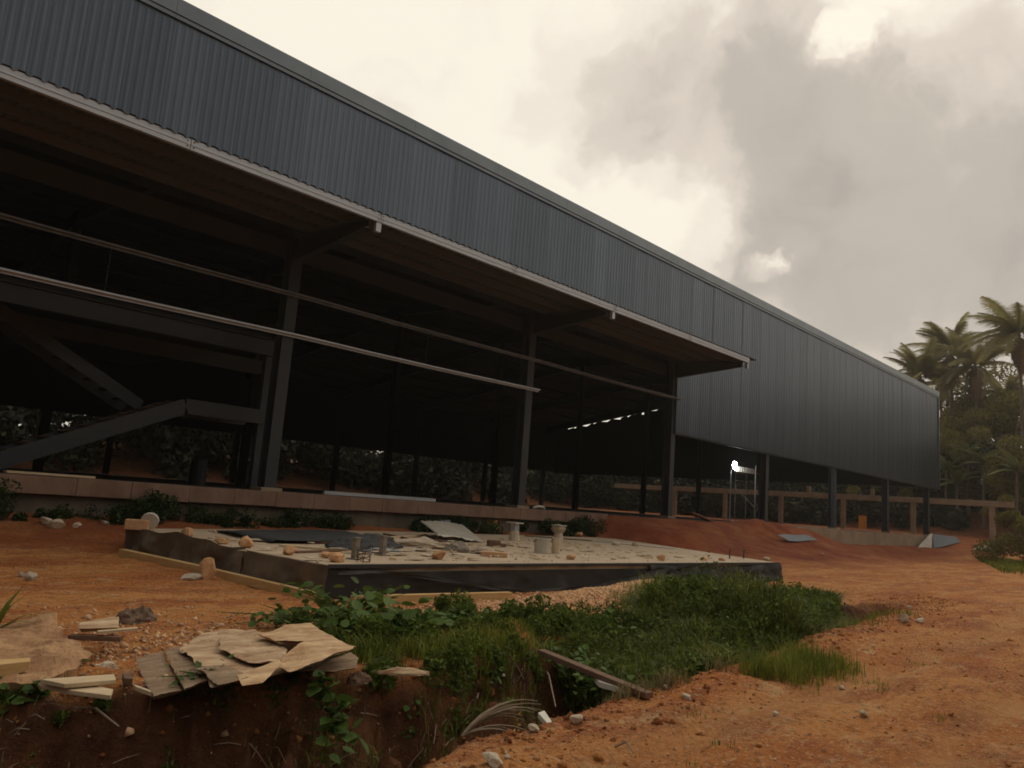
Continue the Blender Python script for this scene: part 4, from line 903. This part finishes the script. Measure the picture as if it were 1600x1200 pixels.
# ------------------------------------------------------------------ grass and plants
def blades(name, x, y, z, hgt, wid, m, label, lean=.5, seed=1, kind='stuff'):
    r = np.random.default_rng(seed); n = len(x); a = r.random(n)*6.283; l_ = lean*r.random(n)*hgt; dx, dy = np.cos(a), np.sin(a); wx, wy = -dy*wid/2, dx*wid/2
    z0 = z-.01
    V = np.zeros((n, 5, 3)); 
    V[:, 0] = np.stack([x-wx, y-wy, z0], -1); V[:, 1] = np.stack([x+wx, y+wy, z0], -1)
    mx_, my_, mz = x+dx*l_*.35, y+dy*l_*.35, z+hgt*.6
    V[:, 2] = np.stack([mx_-wx*.8, my_-wy*.8, mz], -1); V[:, 3] = np.stack([mx_+wx*.8, my_+wy*.8, mz], -1)
    V[:, 4] = np.stack([x+dx*l_, y+dy*l_, z+hgt*(1-.25*lean*r.random(n))], -1)
    F = np.array([(0, 1, 3), (0, 3, 2), (2, 3, 4)])[None]+(np.arange(n)*5)[:, None, None]
    o = link(name, np_mesh(name, V.reshape(-1, 3), F.reshape(-1, 3), m)); return tag(o, label, kind=kind)
def clumps(cx, cy, sx, sy, nc, per, r, spread=.09):
    px = cx+(r.random(nc)*2-1)*sx; py = cy+(r.random(nc)*2-1)*sy; x = np.repeat(px, per)+r.normal(0, spread, nc*per); y = np.repeat(py, per)+r.normal(0, spread, nc*per); return x, y
r = np.random.default_rng(21)
# tall dense grass filling the right part of the ditch
def CREST(x): return np.interp(x, [4.5, 7.0, 7.9, 8.8, 9.5, 10.2, 11.0, 11.6, 12.4, 13.4, 14.9, 16.6, 17.2], [.05, .06, .10, .16, .30, .54, .78, .76, .48, .38, .40, .32, .1])
def crest(x): return CREST(x)
n = 85000; x = r.uniform(6.6, 17.0, n); y = yN(x)+.12+(yF(x)-.1+.55*sst(9, 10.5, x)-yN(x)-.12)*r.random(n)
k = (x < 2.62*y) & ((vn(x*1.3, y*1.6) > -.12) | (x > 9.6)); x, y = x[k], y[k]; n = len(x)
top = crest(x)*(.55+1.15*(fbm(x*1.3, y*1.3, 4)+.2))*(.25+.75*sst(2.62, 2.15, x/y)); gz_ = terrain(x, y); u_ = r.random(n)**.6
hh = (.10+.30*r.random(n)**1.5)*(.6+.4*sst(7.5, 10, x)); z0_ = np.maximum(gz_, (gz_+(top-gz_)*u_)-hh)
blades('tall_grass', x, y, z0_, hh, r.uniform(.005, .016, n), M['grass_dk'], 'tall dense dark grass filling the right part of the ditch', 2.2, 2)
n = 14000; x = r.uniform(6.8, 16.6, n); y = yN(x)+.15+(yF(x)+.4-yN(x)-.15)*r.random(n); gz_ = terrain(x, y); top = crest(x)*(.7+.8*(fbm(x*1.6, y*1.6, 3)+.15))
p_ = np.stack([x, y, gz_+(top-gz_)*r.random(n)**.5], -1); p_ = p_[x < 2.6*y]; n = len(p_); a = r.normal(0, 1, (n, 3)); a /= np.linalg.norm(a, axis=1)[:, None]; b_ = np.cross(a, r.normal(0, 1, (n, 3))); b_ /= np.linalg.norm(b_, axis=1)[:, None]; sz_ = r.uniform(.015, .045, n)[:, None]
tag(link('ditch_weeds', np_mesh('ditch_weeds', np.stack([p_-a*sz_, p_+b_*sz_*.5, p_+a*sz_, p_-b_*sz_*.5], 1).reshape(-1, 3), np.arange(4*n).reshape(-1, 4), M['leafs'])), 'small leaved weeds tangled in the tall ditch grass', kind='stuff')
# lighter grass on top and towards the slab
n = 16000; x = r.uniform(5.0, 15.5, n); y = yF(x)+r.normal(.25, .40, n); k = (vn(x*1.5, y*1.5)+.5 > .42) & (y < 7.6-.9*((x > 6.3) & (x < 10.3))); x, y = x[k], y[k]; n = len(x)
blades('bank_grass', x, y, terrain(x, y), r.uniform(.08, .26, n)*np.where((x > 6.3) & (x < 10), .5, 1)*(.6+.6*(fbm(x, y, 2)+.5)), r.uniform(.006, .014, n), M['grass'], 'lighter grass growing along the far bank of the ditch', .9, 3)
n = 16000; x = r.normal(11.9, .9, n); y = 7.0+r.normal(0, .35, n); x, y = x[x > 10.7], y[x > 10.7]; hz = terrain(x, y); n = len(x)
hm = .52*np.exp(-((x-11.8)/1.2)**2); hh = r.uniform(.10, .32, n)
blades('grass_mound', x, y, hz+np.maximum(0, hm*r.random(n)**.6-hh*.6), hh, r.uniform(.007, .016, n), M['grass'], 'high fresh grass mound right of the gravel heap', 2.0, 33)
n = 2600; x, y = clumps(8.75, 3.75, .75, .28, 46, 60, r, .10); k = np.arange(len(x)); n = len(x)
blades('grass_tuft', x, y, terrain(x, y), r.uniform(.08, .26, n), r.uniform(.005, .01, n), M['grass'], 'bright low grass tufts at the road edge of the ditch', .9, 4)
x, y = clumps(6.6, 4.1, .9, .15, 20, 40, r, .06); n = len(x)
blades('edge_grass', x, y, terrain(x, y), r.uniform(.06, .2, n), r.uniform(.004, .009, n), M['grass_dry'], 'yellowish grass at the near lip of the ditch', .9, 5)
x, y = clumps(13.5, 5.2, 3.2, .35, 40, 45, r, .12); n = len(x)
blades('edge_grass', x, y, terrain(x, y), r.uniform(.05, .18, n), r.uniform(.006, .012, n), M['grass'], 'short grass patches at the far end of the ditch', .9, 6)
x, y = clumps(8, 2.5, 5, 1.0, 9, 26, r, .06); n = len(x)
blades('road_weeds', x, y, terrain(x, y), r.uniform(.02, .06, n), r.uniform(.004, .008, n), M['grass'], 'tiny weeds sprouting from the road', .9, 7)
# left ditch scraps
x, y = clumps(4.6, 5.0, 1.8, .5, 34, 26, r, .07); n = len(x)
blades('ditch_grass', x, y, terrain(x, y), r.uniform(.08, .3, n), r.uniform(.005, .01, n), M['grass_dk'], 'thin grass on the dark left ditch bank', .9, 8)
x, y = clumps(4.7, 6.4, .9, .45, 26, 60, r, .12); n = len(x)
blades('bank_weeds', x, y, terrain(x, y), r.uniform(.08, .28, n), r.uniform(.006, .012, n), M['grass_dk'], 'weeds around the plywood heap', .9, 9)
# weeds under the plinth
def leaf_mass(name, label, xs, ys, hs, rad, n, leaf, m, seed):
    r = np.random.default_rng(seed); cs_ = np.stack([xs, ys, terrain(xs, ys)+hs], -1); c = r.integers(0, len(xs), n); u_ = r.normal(0, 1, (n, 3)); u_ /= np.linalg.norm(u_, axis=1)[:, None]
    p = cs_[c]+u_*(rad[c]*r.random(n)**.4)[:, None]; p[:, 2] = np.maximum(p[:, 2], terrain(p[:, 0], p[:, 1])+.01)
    a = r.normal(0, 1, (n, 3)); a /= np.linalg.norm(a, axis=1)[:, None]; b_ = np.cross(a, r.normal(0, 1, (n, 3))); b_ /= np.linalg.norm(b_, axis=1)[:, None]; sz = leaf*r.uniform(.4, 1.4, n)[:, None]
    V = np.stack([p-a*sz, p-a*sz*.2+b_*sz*.42, p+a*sz, p-a*sz*.2-b_*sz*.42], 1).reshape(-1, 3); return tag(link(name, np_mesh(name, V, np.arange(4*n).reshape(-1, 4), M[m])), label, kind='stuff')
xs = r.uniform(3.5, 13.0, 70); leaf_mass('plinth_weeds', 'dark weeds growing along the foot of the left plinth', xs, 18.9+r.normal(0, .22, 70), r.uniform(0, .32, 70)*(1+.8*np.sin(xs*1.9)), r.uniform(.12, .34, 70), 16000, .05, 'leafs_dk', 1)
xs = np.concatenate([r.uniform(15.5, 18.8, 22), r.uniform(20.9, 24.6, 26)]); leaf_mass('plinth_weeds', 'dark weeds along the middle plinth behind the slab', xs, 18.9+r.normal(0, .25, 48), r.uniform(0, .4, 48), r.uniform(.15, .38, 48), 13000, .055, 'leafs_dk', 2)
# leafy bushes in the ditch band
n = 150; xs = r.uniform(7.6, 16.6, n); ys = yN(xs)+.35+(yF(xs)+.2-yN(xs)-.35)*r.random(n); xs = np.minimum(xs, 2.55*ys); gz_ = terrain(xs, ys); rd = r.uniform(.12, .30, n)
leaf_mass('ditch_bushes', 'leafy weeds bushing up through the tall ditch grass', xs, ys, np.maximum(0, (CREST(xs)*.92-gz_)*r.random(n)**.5-rd*.6), rd, 30000, .032, 'leafs', 3)
n = 46; xs = r.uniform(4.2, 8.2, n); ys = 6.75+r.normal(0, .42, n)+.12*(xs-6); leaf_mass('leafy_undergrowth', 'leafy undergrowth between the plywood heap and the gravel', xs, ys, r.uniform(0, .16, n)*(1+.5*np.sin(xs*3)), r.uniform(.10, .24, n), 19000, .034, 'leafs', 14)
n = 60; xs = r.uniform(4.6, 9.0, n); ys = yF(xs)+r.normal(.15, .3, n); leaf_mass('bank_leaves', 'low leafy weeds along the bank left of the tall grass', xs, ys, r.uniform(0, .12, n), r.uniform(.08, .2, n), 13000, .026, 'leafs', 4)
n = 26; xs = r.uniform(1.6, 6.2, n); ys = yF(xs)-r.uniform(-.1, .7, n); leaf_mass('bank_leaves', 'scraps of creeper spilling down the dark ditch bank', xs, ys, r.uniform(0, .04, n), r.uniform(.05, .14, n), 2200, .024, 'leafs', 5)
# dry stalks and roots hanging on the bank
n = 900; x = r.uniform(1.0, 7.0, n); y = yF(x)-r.uniform(-.1, .9, n)
blades('dry_roots', x, y, terrain(x, y), r.uniform(.03, .16, n), r.uniform(.003, .007, n), M['grass_dry'], 'dry roots and stalks on the ditch bank', 2.2, 41)
x, y = clumps(55, 12.5, 14, 3.0, 260, 60, r, .6); k = y < 9.6+(x-46)*.28; x, y = x[k], y[k]; n = len(x)
blades('verge_grass', x, y, terrain(x, y), r.uniform(.08, .30, n), r.uniform(.03, .06, n), M['grass'], 'low green grass verge at the far right', .7, 12)

# broad leaved plants: every leaf a part
def leaf_mesh(name, m, ln=1.0, wd=.8):
    v = [(0, 0, 0), (-.38*wd, .12, .03), (-.5*wd, .42, .05), (-.28*wd, .8, .02), (0, 1.0*ln, -.06), (.28*wd, .8, .02), (.5*wd, .42, .05), (.38*wd, .12, .03), (0, .45, -.03)]
    f = [(0, 8, 1), (1, 8, 2), (2, 8, 3), (3, 8, 4), (4, 8, 5), (5, 8, 6), (6, 8, 7), (7, 8, 0)]
    me = bpy.data.meshes.new(name); me.from_pydata(v, [], f); me.materials.append(m); me.polygons.foreach_set('use_smooth', [True]*8); return me
LM = leaf_mesh('leaf', M['leaf'])
def leafy(pxpy, label, nleaf, sx, sy, hz, size, seed, zoff=0, pts=None):
    r_ = random.Random(seed); p = Vector(pxpy) if len(pxpy) == 3 else gat(*pxpy); pl_ = empty('leafy_plant', p, label, 'plant')
    b = MB(); stems = []
    for k in range(max(3, nleaf//5)):
        e = Vector((r_.gauss(0, sx*.5), r_.gauss(0, sy*.5), r_.uniform(.3, 1)*hz)) if not pts else Vector(pts[k % len(pts)])
        b.tube([(0, 0, -.02), e*.5+Vector((0, 0, .04)), e], [.008, .006, .003], 4); stems.append(e)
    b.obj('stem', M['leaf'], pl_)
    for k in range(nleaf):
        e = stems[k % len(stems)]; t = r_.uniform(.3, 1.05); q = e*t+Vector((r_.gauss(0, sx*.22), r_.gauss(0, sy*.22), r_.uniform(-.04, .06)))
        gz = tz(p.x+q.x, p.y+q.y)-p.z; q.z = max(q.z, gz+.02) if not pts else q.z
        s = size*r_.uniform(.6, 1.25); link('leaf', LM, pl_, q, (r_.uniform(-.7, .7), r_.uniform(-.6, .6), r_.uniform(0, 6.28)), (s, s, s))
leafy(at(610, 1000, .0)[:], 'lush broad leaved plant between the plywood heap and the slab', 300, .85, .55, .36, .17, 1)
leafy(at(540, 958, .05)[:], 'round leaved creeper at the corner of the slab', 120, .8, .45, .32, .16, 2)
leafy(at(710, 990, -.05)[:], 'dark leafy plant right of the lush broad leaved one', 240, .95, .5, .30, .13, 3)
leafy(at(470, 975, .05)[:], 'low creeper behind the plywood heap', 160, .9, .35, .2, .11, 4)
leafy(at(500, 1062, .12)[:], 'vine hanging from the plywood heap down the dark bank', 70, .2, .2, .2, .13, 5, pts=[(.02, -.25, -.2), (-.03, -.45, -.5), (.1, -.35, -.35), (-.08, -.15, .03), (.03, -.5, -.72)])
leafy(at(30, 1098, .0)[:], 'leafy weeds at the left picture edge below the plank end', 46, .35, .25, .16, .11, 6)
leafy(at(15, 1160, -.3)[:], 'small weed low on the dark bank at the left', 14, .12, .12, .12, .10, 7)
leafy(at(330, 1072, .10)[:], 'small leaved weed growing over the front of the plywood', 60, .35, .18, .14, .06, 8)
leafy(at(770, 1075, -.2)[:], 'scraggy weed on the reddish ditch bank', 26, .25, .2, .2, .08, 9)
leafy(at(900, 1060, -.2)[:], 'weed under the slanting brown beam', 120, .5, .35, .35, .08, 10)
leafy(at(960, 1000, -.1)[:], 'leafy weed on the bank above the slanting beam', 170, .9, .4, .35, .09, 11)
leafy(at(650, 1150, -.5)[:], 'little weed in the dark bottom of the ditch', 12, .15, .12, .1, .07, 12)
leafy(at(930, 1090, -.3)[:], 'dark weed in the ditch below the white board', 110, .5, .3, .3, .08, 13)
leafy(at(150, 800, .6)[:], 'tall dark weed against the left plinth', 60, .8, .3, .7, .22, 14)
leafy(at(742, 815, .6)[:], 'dark bush against the plinth behind the tilted sheet', 70, .8, .3, .8, .24, 15)
# spiky plant at the left edge
p = at(-8, 985, .1); sk = empty('spiky_plant', p, 'dark spiky leaved plant at the left picture edge', 'plant')
me = bpy.data.meshes.new('spike'); me.from_pydata([(-.015, 0, 0), (.015, 0, 0), (-.018, .28, .10), (.018, .28, .10), (0, .6, .10)], [], [(0, 1, 3, 2), (2, 3, 4)]); me.materials.append(M['grass_dk'])
for k in range(16): link('leaf', me, sk, None, (random.uniform(0, .9), 0, k*.39+random.uniform(-.2, .2)), (1.2, .8, 1))

# ------------------------------------------------------------------ palms, bananas, trees
def frond_mesh(m, ln=5.0, name='frond', droop=1.0):
    v = []; f = []; n = 30
    def c(t): return Vector((0, ln*(t-.12*t*t*droop), ln*(.34*t-.62*droop*t*t)))
    for i in range(n):
        t = .08+.92*i/n; p = c(t); q = c(min(1.02, t+.04)); L_ = ln*.27*math.sin(math.pi*min(1, .14+t*.84))**.7
        for s in (-1, 1):
            e = p+Vector((s*L_*.78, L_*.34, -L_*.42-.2*random.random())); o = len(v); v += [tuple(p), tuple(q), tuple(e)]; f.append((o, o+1, o+2))
    for i in range(8):
        p, q = c(i/8), c((i+1)/8); w = .05*(1-i/10); o = len(v); v += [(-w, p.y, p.z), (w, p.y, p.z), (w, q.y, q.z), (-w, q.y, q.z)]; f.append((o, o+1, o+2, o+3))
    me = bpy.data.meshes.new(name); me.from_pydata(v, [], f); me.materials.append(m); return me
FR = [frond_mesh(M['palm_leaf'], 5.0, 'frond', d) for d in (.7, 1.0, 1.3)]; FD = frond_mesh(M['palm_dry'], 4.2, 'dry_frond', 1.5)
def palm(px, py, dist, size, label, seed, hgt=None, leanx=0):
    r_ = random.Random(seed); d = ray(px, py); d = d/np.hypot(d[0], d[1]); P = Vector(EYE+d*dist); gz = tz(P.x, P.y)
    t = empty('palm_tree', (P.x+leanx, P.y, gz), label, 'palm tree', group='coconut palms beyond the warehouse'); h = P.z-gz
    b = MB(); b.tube([(0, 0, -.3), (-leanx*.35, 0, h*.4), (-leanx*.8, 0, h*.75), (-leanx, 0, h)], [.26, .19, .16, .15], 8); b.obj('trunk', M['trunk'], t)
    top = Vector((-leanx, 0, h))
    for k in range(27):
        el = r_.uniform(-.25, 1.15) if k > 5 else r_.uniform(.6, 1.25); link('frond', r_.choice(FR), t, top, (el, r_.uniform(-.2, .2), k*2.4+r_.uniform(-.3, .3)), (size*r_.uniform(.85, 1.1),)*3)
    for k in range(6): link('dry_frond', FD, t, top-Vector((0, 0, .2)), (r_.uniform(-1.1, -.6), 0, k*1.05+r_.uniform(-.3, .3)), (size*.8,)*3)
palm(1438, 588, 108, 1.15, 'leftmost coconut palm rising behind the far end of the roof', 1)
palm(1486, 552, 112, 1.2, 'second coconut palm from the left, tallest of the middle pair', 2)
palm(1524, 572, 106, 1.15, 'third coconut palm from the left with drooping brown fronds', 3)
palm(1592, 522, 92, 1.15, 'tall coconut palm cut by the right picture edge', 4, leanx=1.5)
palm(1470, 598, 125, 1.1, 'low coconut palm half hidden between the leftmost two', 5)
palm(1572, 622, 118, 1.05, 'short palm standing in the bushes below the tall right palm', 6)
palm(1412, 618, 100, .7, 'small palm whose fronds just clear the end of the roof', 7)
def leafcloud(r, n, centers, radii, leaf, squash=.8):
    c = r.integers(0, len(centers), n); u_ = r.normal(0, 1, (n, 3)); u_ /= np.linalg.norm(u_, axis=1)[:, None]; rad = radii[c]*(r.random(n)**.35)
    p = centers[c]+u_*rad[:, None]*np.array([1, 1, squash]); a = r.normal(0, 1, (n, 3)); a /= np.linalg.norm(a, axis=1)[:, None]; b_ = np.cross(a, r.normal(0, 1, (n, 3))); b_ /= np.linalg.norm(b_, axis=1)[:, None]
    s = leaf*r.uniform(.5, 1.3, n)[:, None]; V = np.stack([p-a*s, p+b_*s*.45, p+a*s, p-b_*s*.45], 1).reshape(-1, 3); F = np.arange(4*n).reshape(-1, 4); return V, F
TREES = []
for s in range(4):
    r = np.random.default_rng(50+s); nc = 16; cs_ = r.normal(0, 1, (nc, 3))*np.array([1.6, 1.6, 1.3])+np.array([0, 0, 5.6]); V, F = leafcloud(r, 7000, cs_, r.uniform(.8, 1.5, nc), .17)
    me = np_mesh('crown', V, F, M['tree_leaf']); b = MB(); b.tube([(0, 0, -.5), (.1, 0, 2.5), (0, .1, 5)], [.22, .17, .1], 7)
    for k in range(5): e = Vector(cs_[k]); b.tube([(.05, 0, 2.6+.3*k), (e+Vector((0, 0, 3)))*.5, e], [.09, .06, .03], 5)
    TREES.append((me, b.mesh('trunk', M['trunk'])))
def tree(x, y, size, label, k, sz=1.0, z=None):
    t = empty('tree', (x, y, tz(x, y) if z is None else z), label, 'tree', random.uniform(0, 6), group='trees beyond the warehouse'); t.scale = (size, size, size*sz)
    link('crown', TREES[k % 4][0], t); link('trunk', TREES[k % 4][1], t)
tl = ['dark tree right behind the far corner of the warehouse', 'bushy tree below the leftmost palm', 'rounded tree below the middle palms', 'tree with a pale crown below the short palm', 'broad tree at the right picture edge under the tall palm',
      'tree behind the concrete frame, left of the banana plants', 'low tree behind the concrete frame, right of the banana plants', 'dense tree above the far right grass verge', 'tree glimpsed behind the frame under the warehouse end', 'far tree between the middle palms and the short palm', 'olive tree right of the banana plants', 'dark low tree at the right end of the concrete beam']
spots = [(1468, 700, 98, 1.15), (1480, 665, 112, 1.5), (1515, 660, 120, 1.6), (1555, 650, 115, 1.45), (1600, 650, 105, 1.5), (1475, 735, 96, .9), (1560, 735, 94, 1.0), (1600, 740, 90, 1.1), (1400, 760, 97, .9), (1540, 630, 135, 1.7), (1530, 715, 104, 1.2), (1585, 770, 88, .7)]
for i, ((px, py, dist, size), lab) in enumerate(zip(spots, tl)):
    d = ray(px, py); d = d/np.hypot(d[0], d[1]); P = EYE+d*dist; tree(P[0], P[1], size, lab, i, z=P[2]-5.6*size)
# banana plants
v = []; f = []
for i in range(9):
    t = i/8; w = .34*math.sin(math.pi*min(1, .08+t*.9))**.6; y_ = 2.3*t; z_ = 1.0*t-1.35*t*t
    v += [(-w, y_, z_-.12*w/.34), (0, y_, z_), (w, y_, z_-.12*w/.34)]
for i in range(8):
    for j in (0, 1): q = i*3+j; f.append((q, q+1, q+4, q+3))
BL = bpy.data.meshes.new('banana_leaf'); BL.from_pydata(v, [], f); BL.materials.append(M['banana'])
bananas = [(1478, 735, 92, 'banana plant with drooping leaves next to the warehouse corner'), (1512, 712, 93, 'tallest banana plant behind the concrete beam'), (1536, 722, 90, 'banana plant with upright pale leaves right of the tallest'),
           (1495, 756, 91, 'low banana plant just above the concrete beam'), (1556, 745, 92, 'banana plant at the right end of the concrete beam'), (1588, 735, 86, 'banana plant before the trees at the right picture edge')]
for i, (px, py, dist, lab) in enumerate(bananas):
    r_ = random.Random(i); d = ray(px, py); d = d/np.hypot(d[0], d[1]); P = Vector(EYE+d*dist); gz = tz(P.x, P.y); t = empty('banana_plant', (P.x, P.y, gz), lab, 'banana plant', group='banana plants'); h = max(P.z-gz, 1)
    b = MB(); b.tube([(0, 0, 0), (.05, 0, h)], [.18, .1], 7); b.obj('stalk', M['trunk'], t)
    for k in range(9): s = r_.uniform(.8, 1.3); link('leaf', BL, t, (.05, 0, h-.1*r_.random()), (r_.uniform(-.1, 1.0), 0, k*.7+r_.uniform(-.3, .3)), (s, s, s))
# big shrub at the right edge
r = np.random.default_rng(77); cs_ = np.stack([r.normal(0, 1.3, 16), r.normal(0, 1.3, 16), r.uniform(.4, 3.6, 16)], -1); V, F = leafcloud(r, 15000, cs_, r.uniform(.6, 1.1, 16), .10)
P = at(1616, 880, .2); sh = empty('shrub', (P.x, P.y, tz(P.x, P.y)), 'big dense green shrub at the right picture edge beside the road', 'shrub'); link('foliage', np_mesh('foliage', V, F, M['tree_leaf']), sh)
b = MB(); b.tube([(0, 0, -.2), (.1, 0, 1.2), (0, .1, 2.6)], [.12, .08, .04], 6); b.obj('stem', M['trunk'], sh)
# woodland seen under the building and an unseen belt added for the facade reflections
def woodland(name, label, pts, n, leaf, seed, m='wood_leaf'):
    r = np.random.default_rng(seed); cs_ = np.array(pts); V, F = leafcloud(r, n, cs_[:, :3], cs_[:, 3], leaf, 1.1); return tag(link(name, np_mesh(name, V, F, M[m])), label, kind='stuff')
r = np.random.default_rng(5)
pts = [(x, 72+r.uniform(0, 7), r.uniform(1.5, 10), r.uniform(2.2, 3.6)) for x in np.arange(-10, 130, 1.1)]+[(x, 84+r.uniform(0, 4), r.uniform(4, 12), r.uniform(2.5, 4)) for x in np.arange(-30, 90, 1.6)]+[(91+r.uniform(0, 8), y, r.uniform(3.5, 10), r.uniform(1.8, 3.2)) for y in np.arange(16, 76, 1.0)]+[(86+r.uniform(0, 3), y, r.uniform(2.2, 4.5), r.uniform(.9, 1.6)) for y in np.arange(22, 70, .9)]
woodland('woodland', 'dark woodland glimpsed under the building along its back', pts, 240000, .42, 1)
pts = []  # belt out of view, set and raised to darken the cladding's low reflections
for a in np.arange(100, 345, 2.2):
    d = 46+r.uniform(-6, 10); pts += [(d*math.cos(R_(a-20)), d*math.sin(R_(a-20)), z_, r.uniform(3, 5)) for z_ in (r.uniform(1, 5), r.uniform(6, 11), r.uniform(10, 15))]
pts = [q for q in pts if not (q[1] > 12 and q[0] > -18)]
for xx in np.arange(30, 110, 2.6): pts += [(xx, -42+r.uniform(-6, 4), z_, r.uniform(3, 5)) for z_ in (r.uniform(2, 6), r.uniform(7, 12), r.uniform(12, 18))]
for yy in np.arange(-75, 4, 2.6): pts += [(112+r.uniform(-6, 12), yy, z_, r.uniform(3, 5)) for z_ in (r.uniform(2, 6), r.uniform(7, 12), r.uniform(13, 20))]
woodland('woodland', 'unseen belt of woodland added to darken the low facade reflections', pts, 120000, .8, 2)

# ------------------------------------------------------------------ evening haze
b = MB(); b.box(-390, 690, -390, 690, -3, 48); hz = b.obj('haze', M['soil']); hz.data.materials.clear()
hm_ = bpy.data.materials.new('evening_haze'); hm_.use_nodes = True; hn = hm_.node_tree; hn.nodes.clear()
pv = hn.nodes.new('ShaderNodeVolumePrincipled'); pv.inputs['Color'].default_value = (.95, .9, .82, 1); pv.inputs['Density'].default_value = .0006; pv.inputs['Anisotropy'].default_value = .35
oo = hn.nodes.new('ShaderNodeOutputMaterial'); hn.links.new(pv.outputs[0], oo.inputs['Volume']); hz.data.materials.append(hm_)
tag(hz, 'thin warm evening haze', kind='stuff')
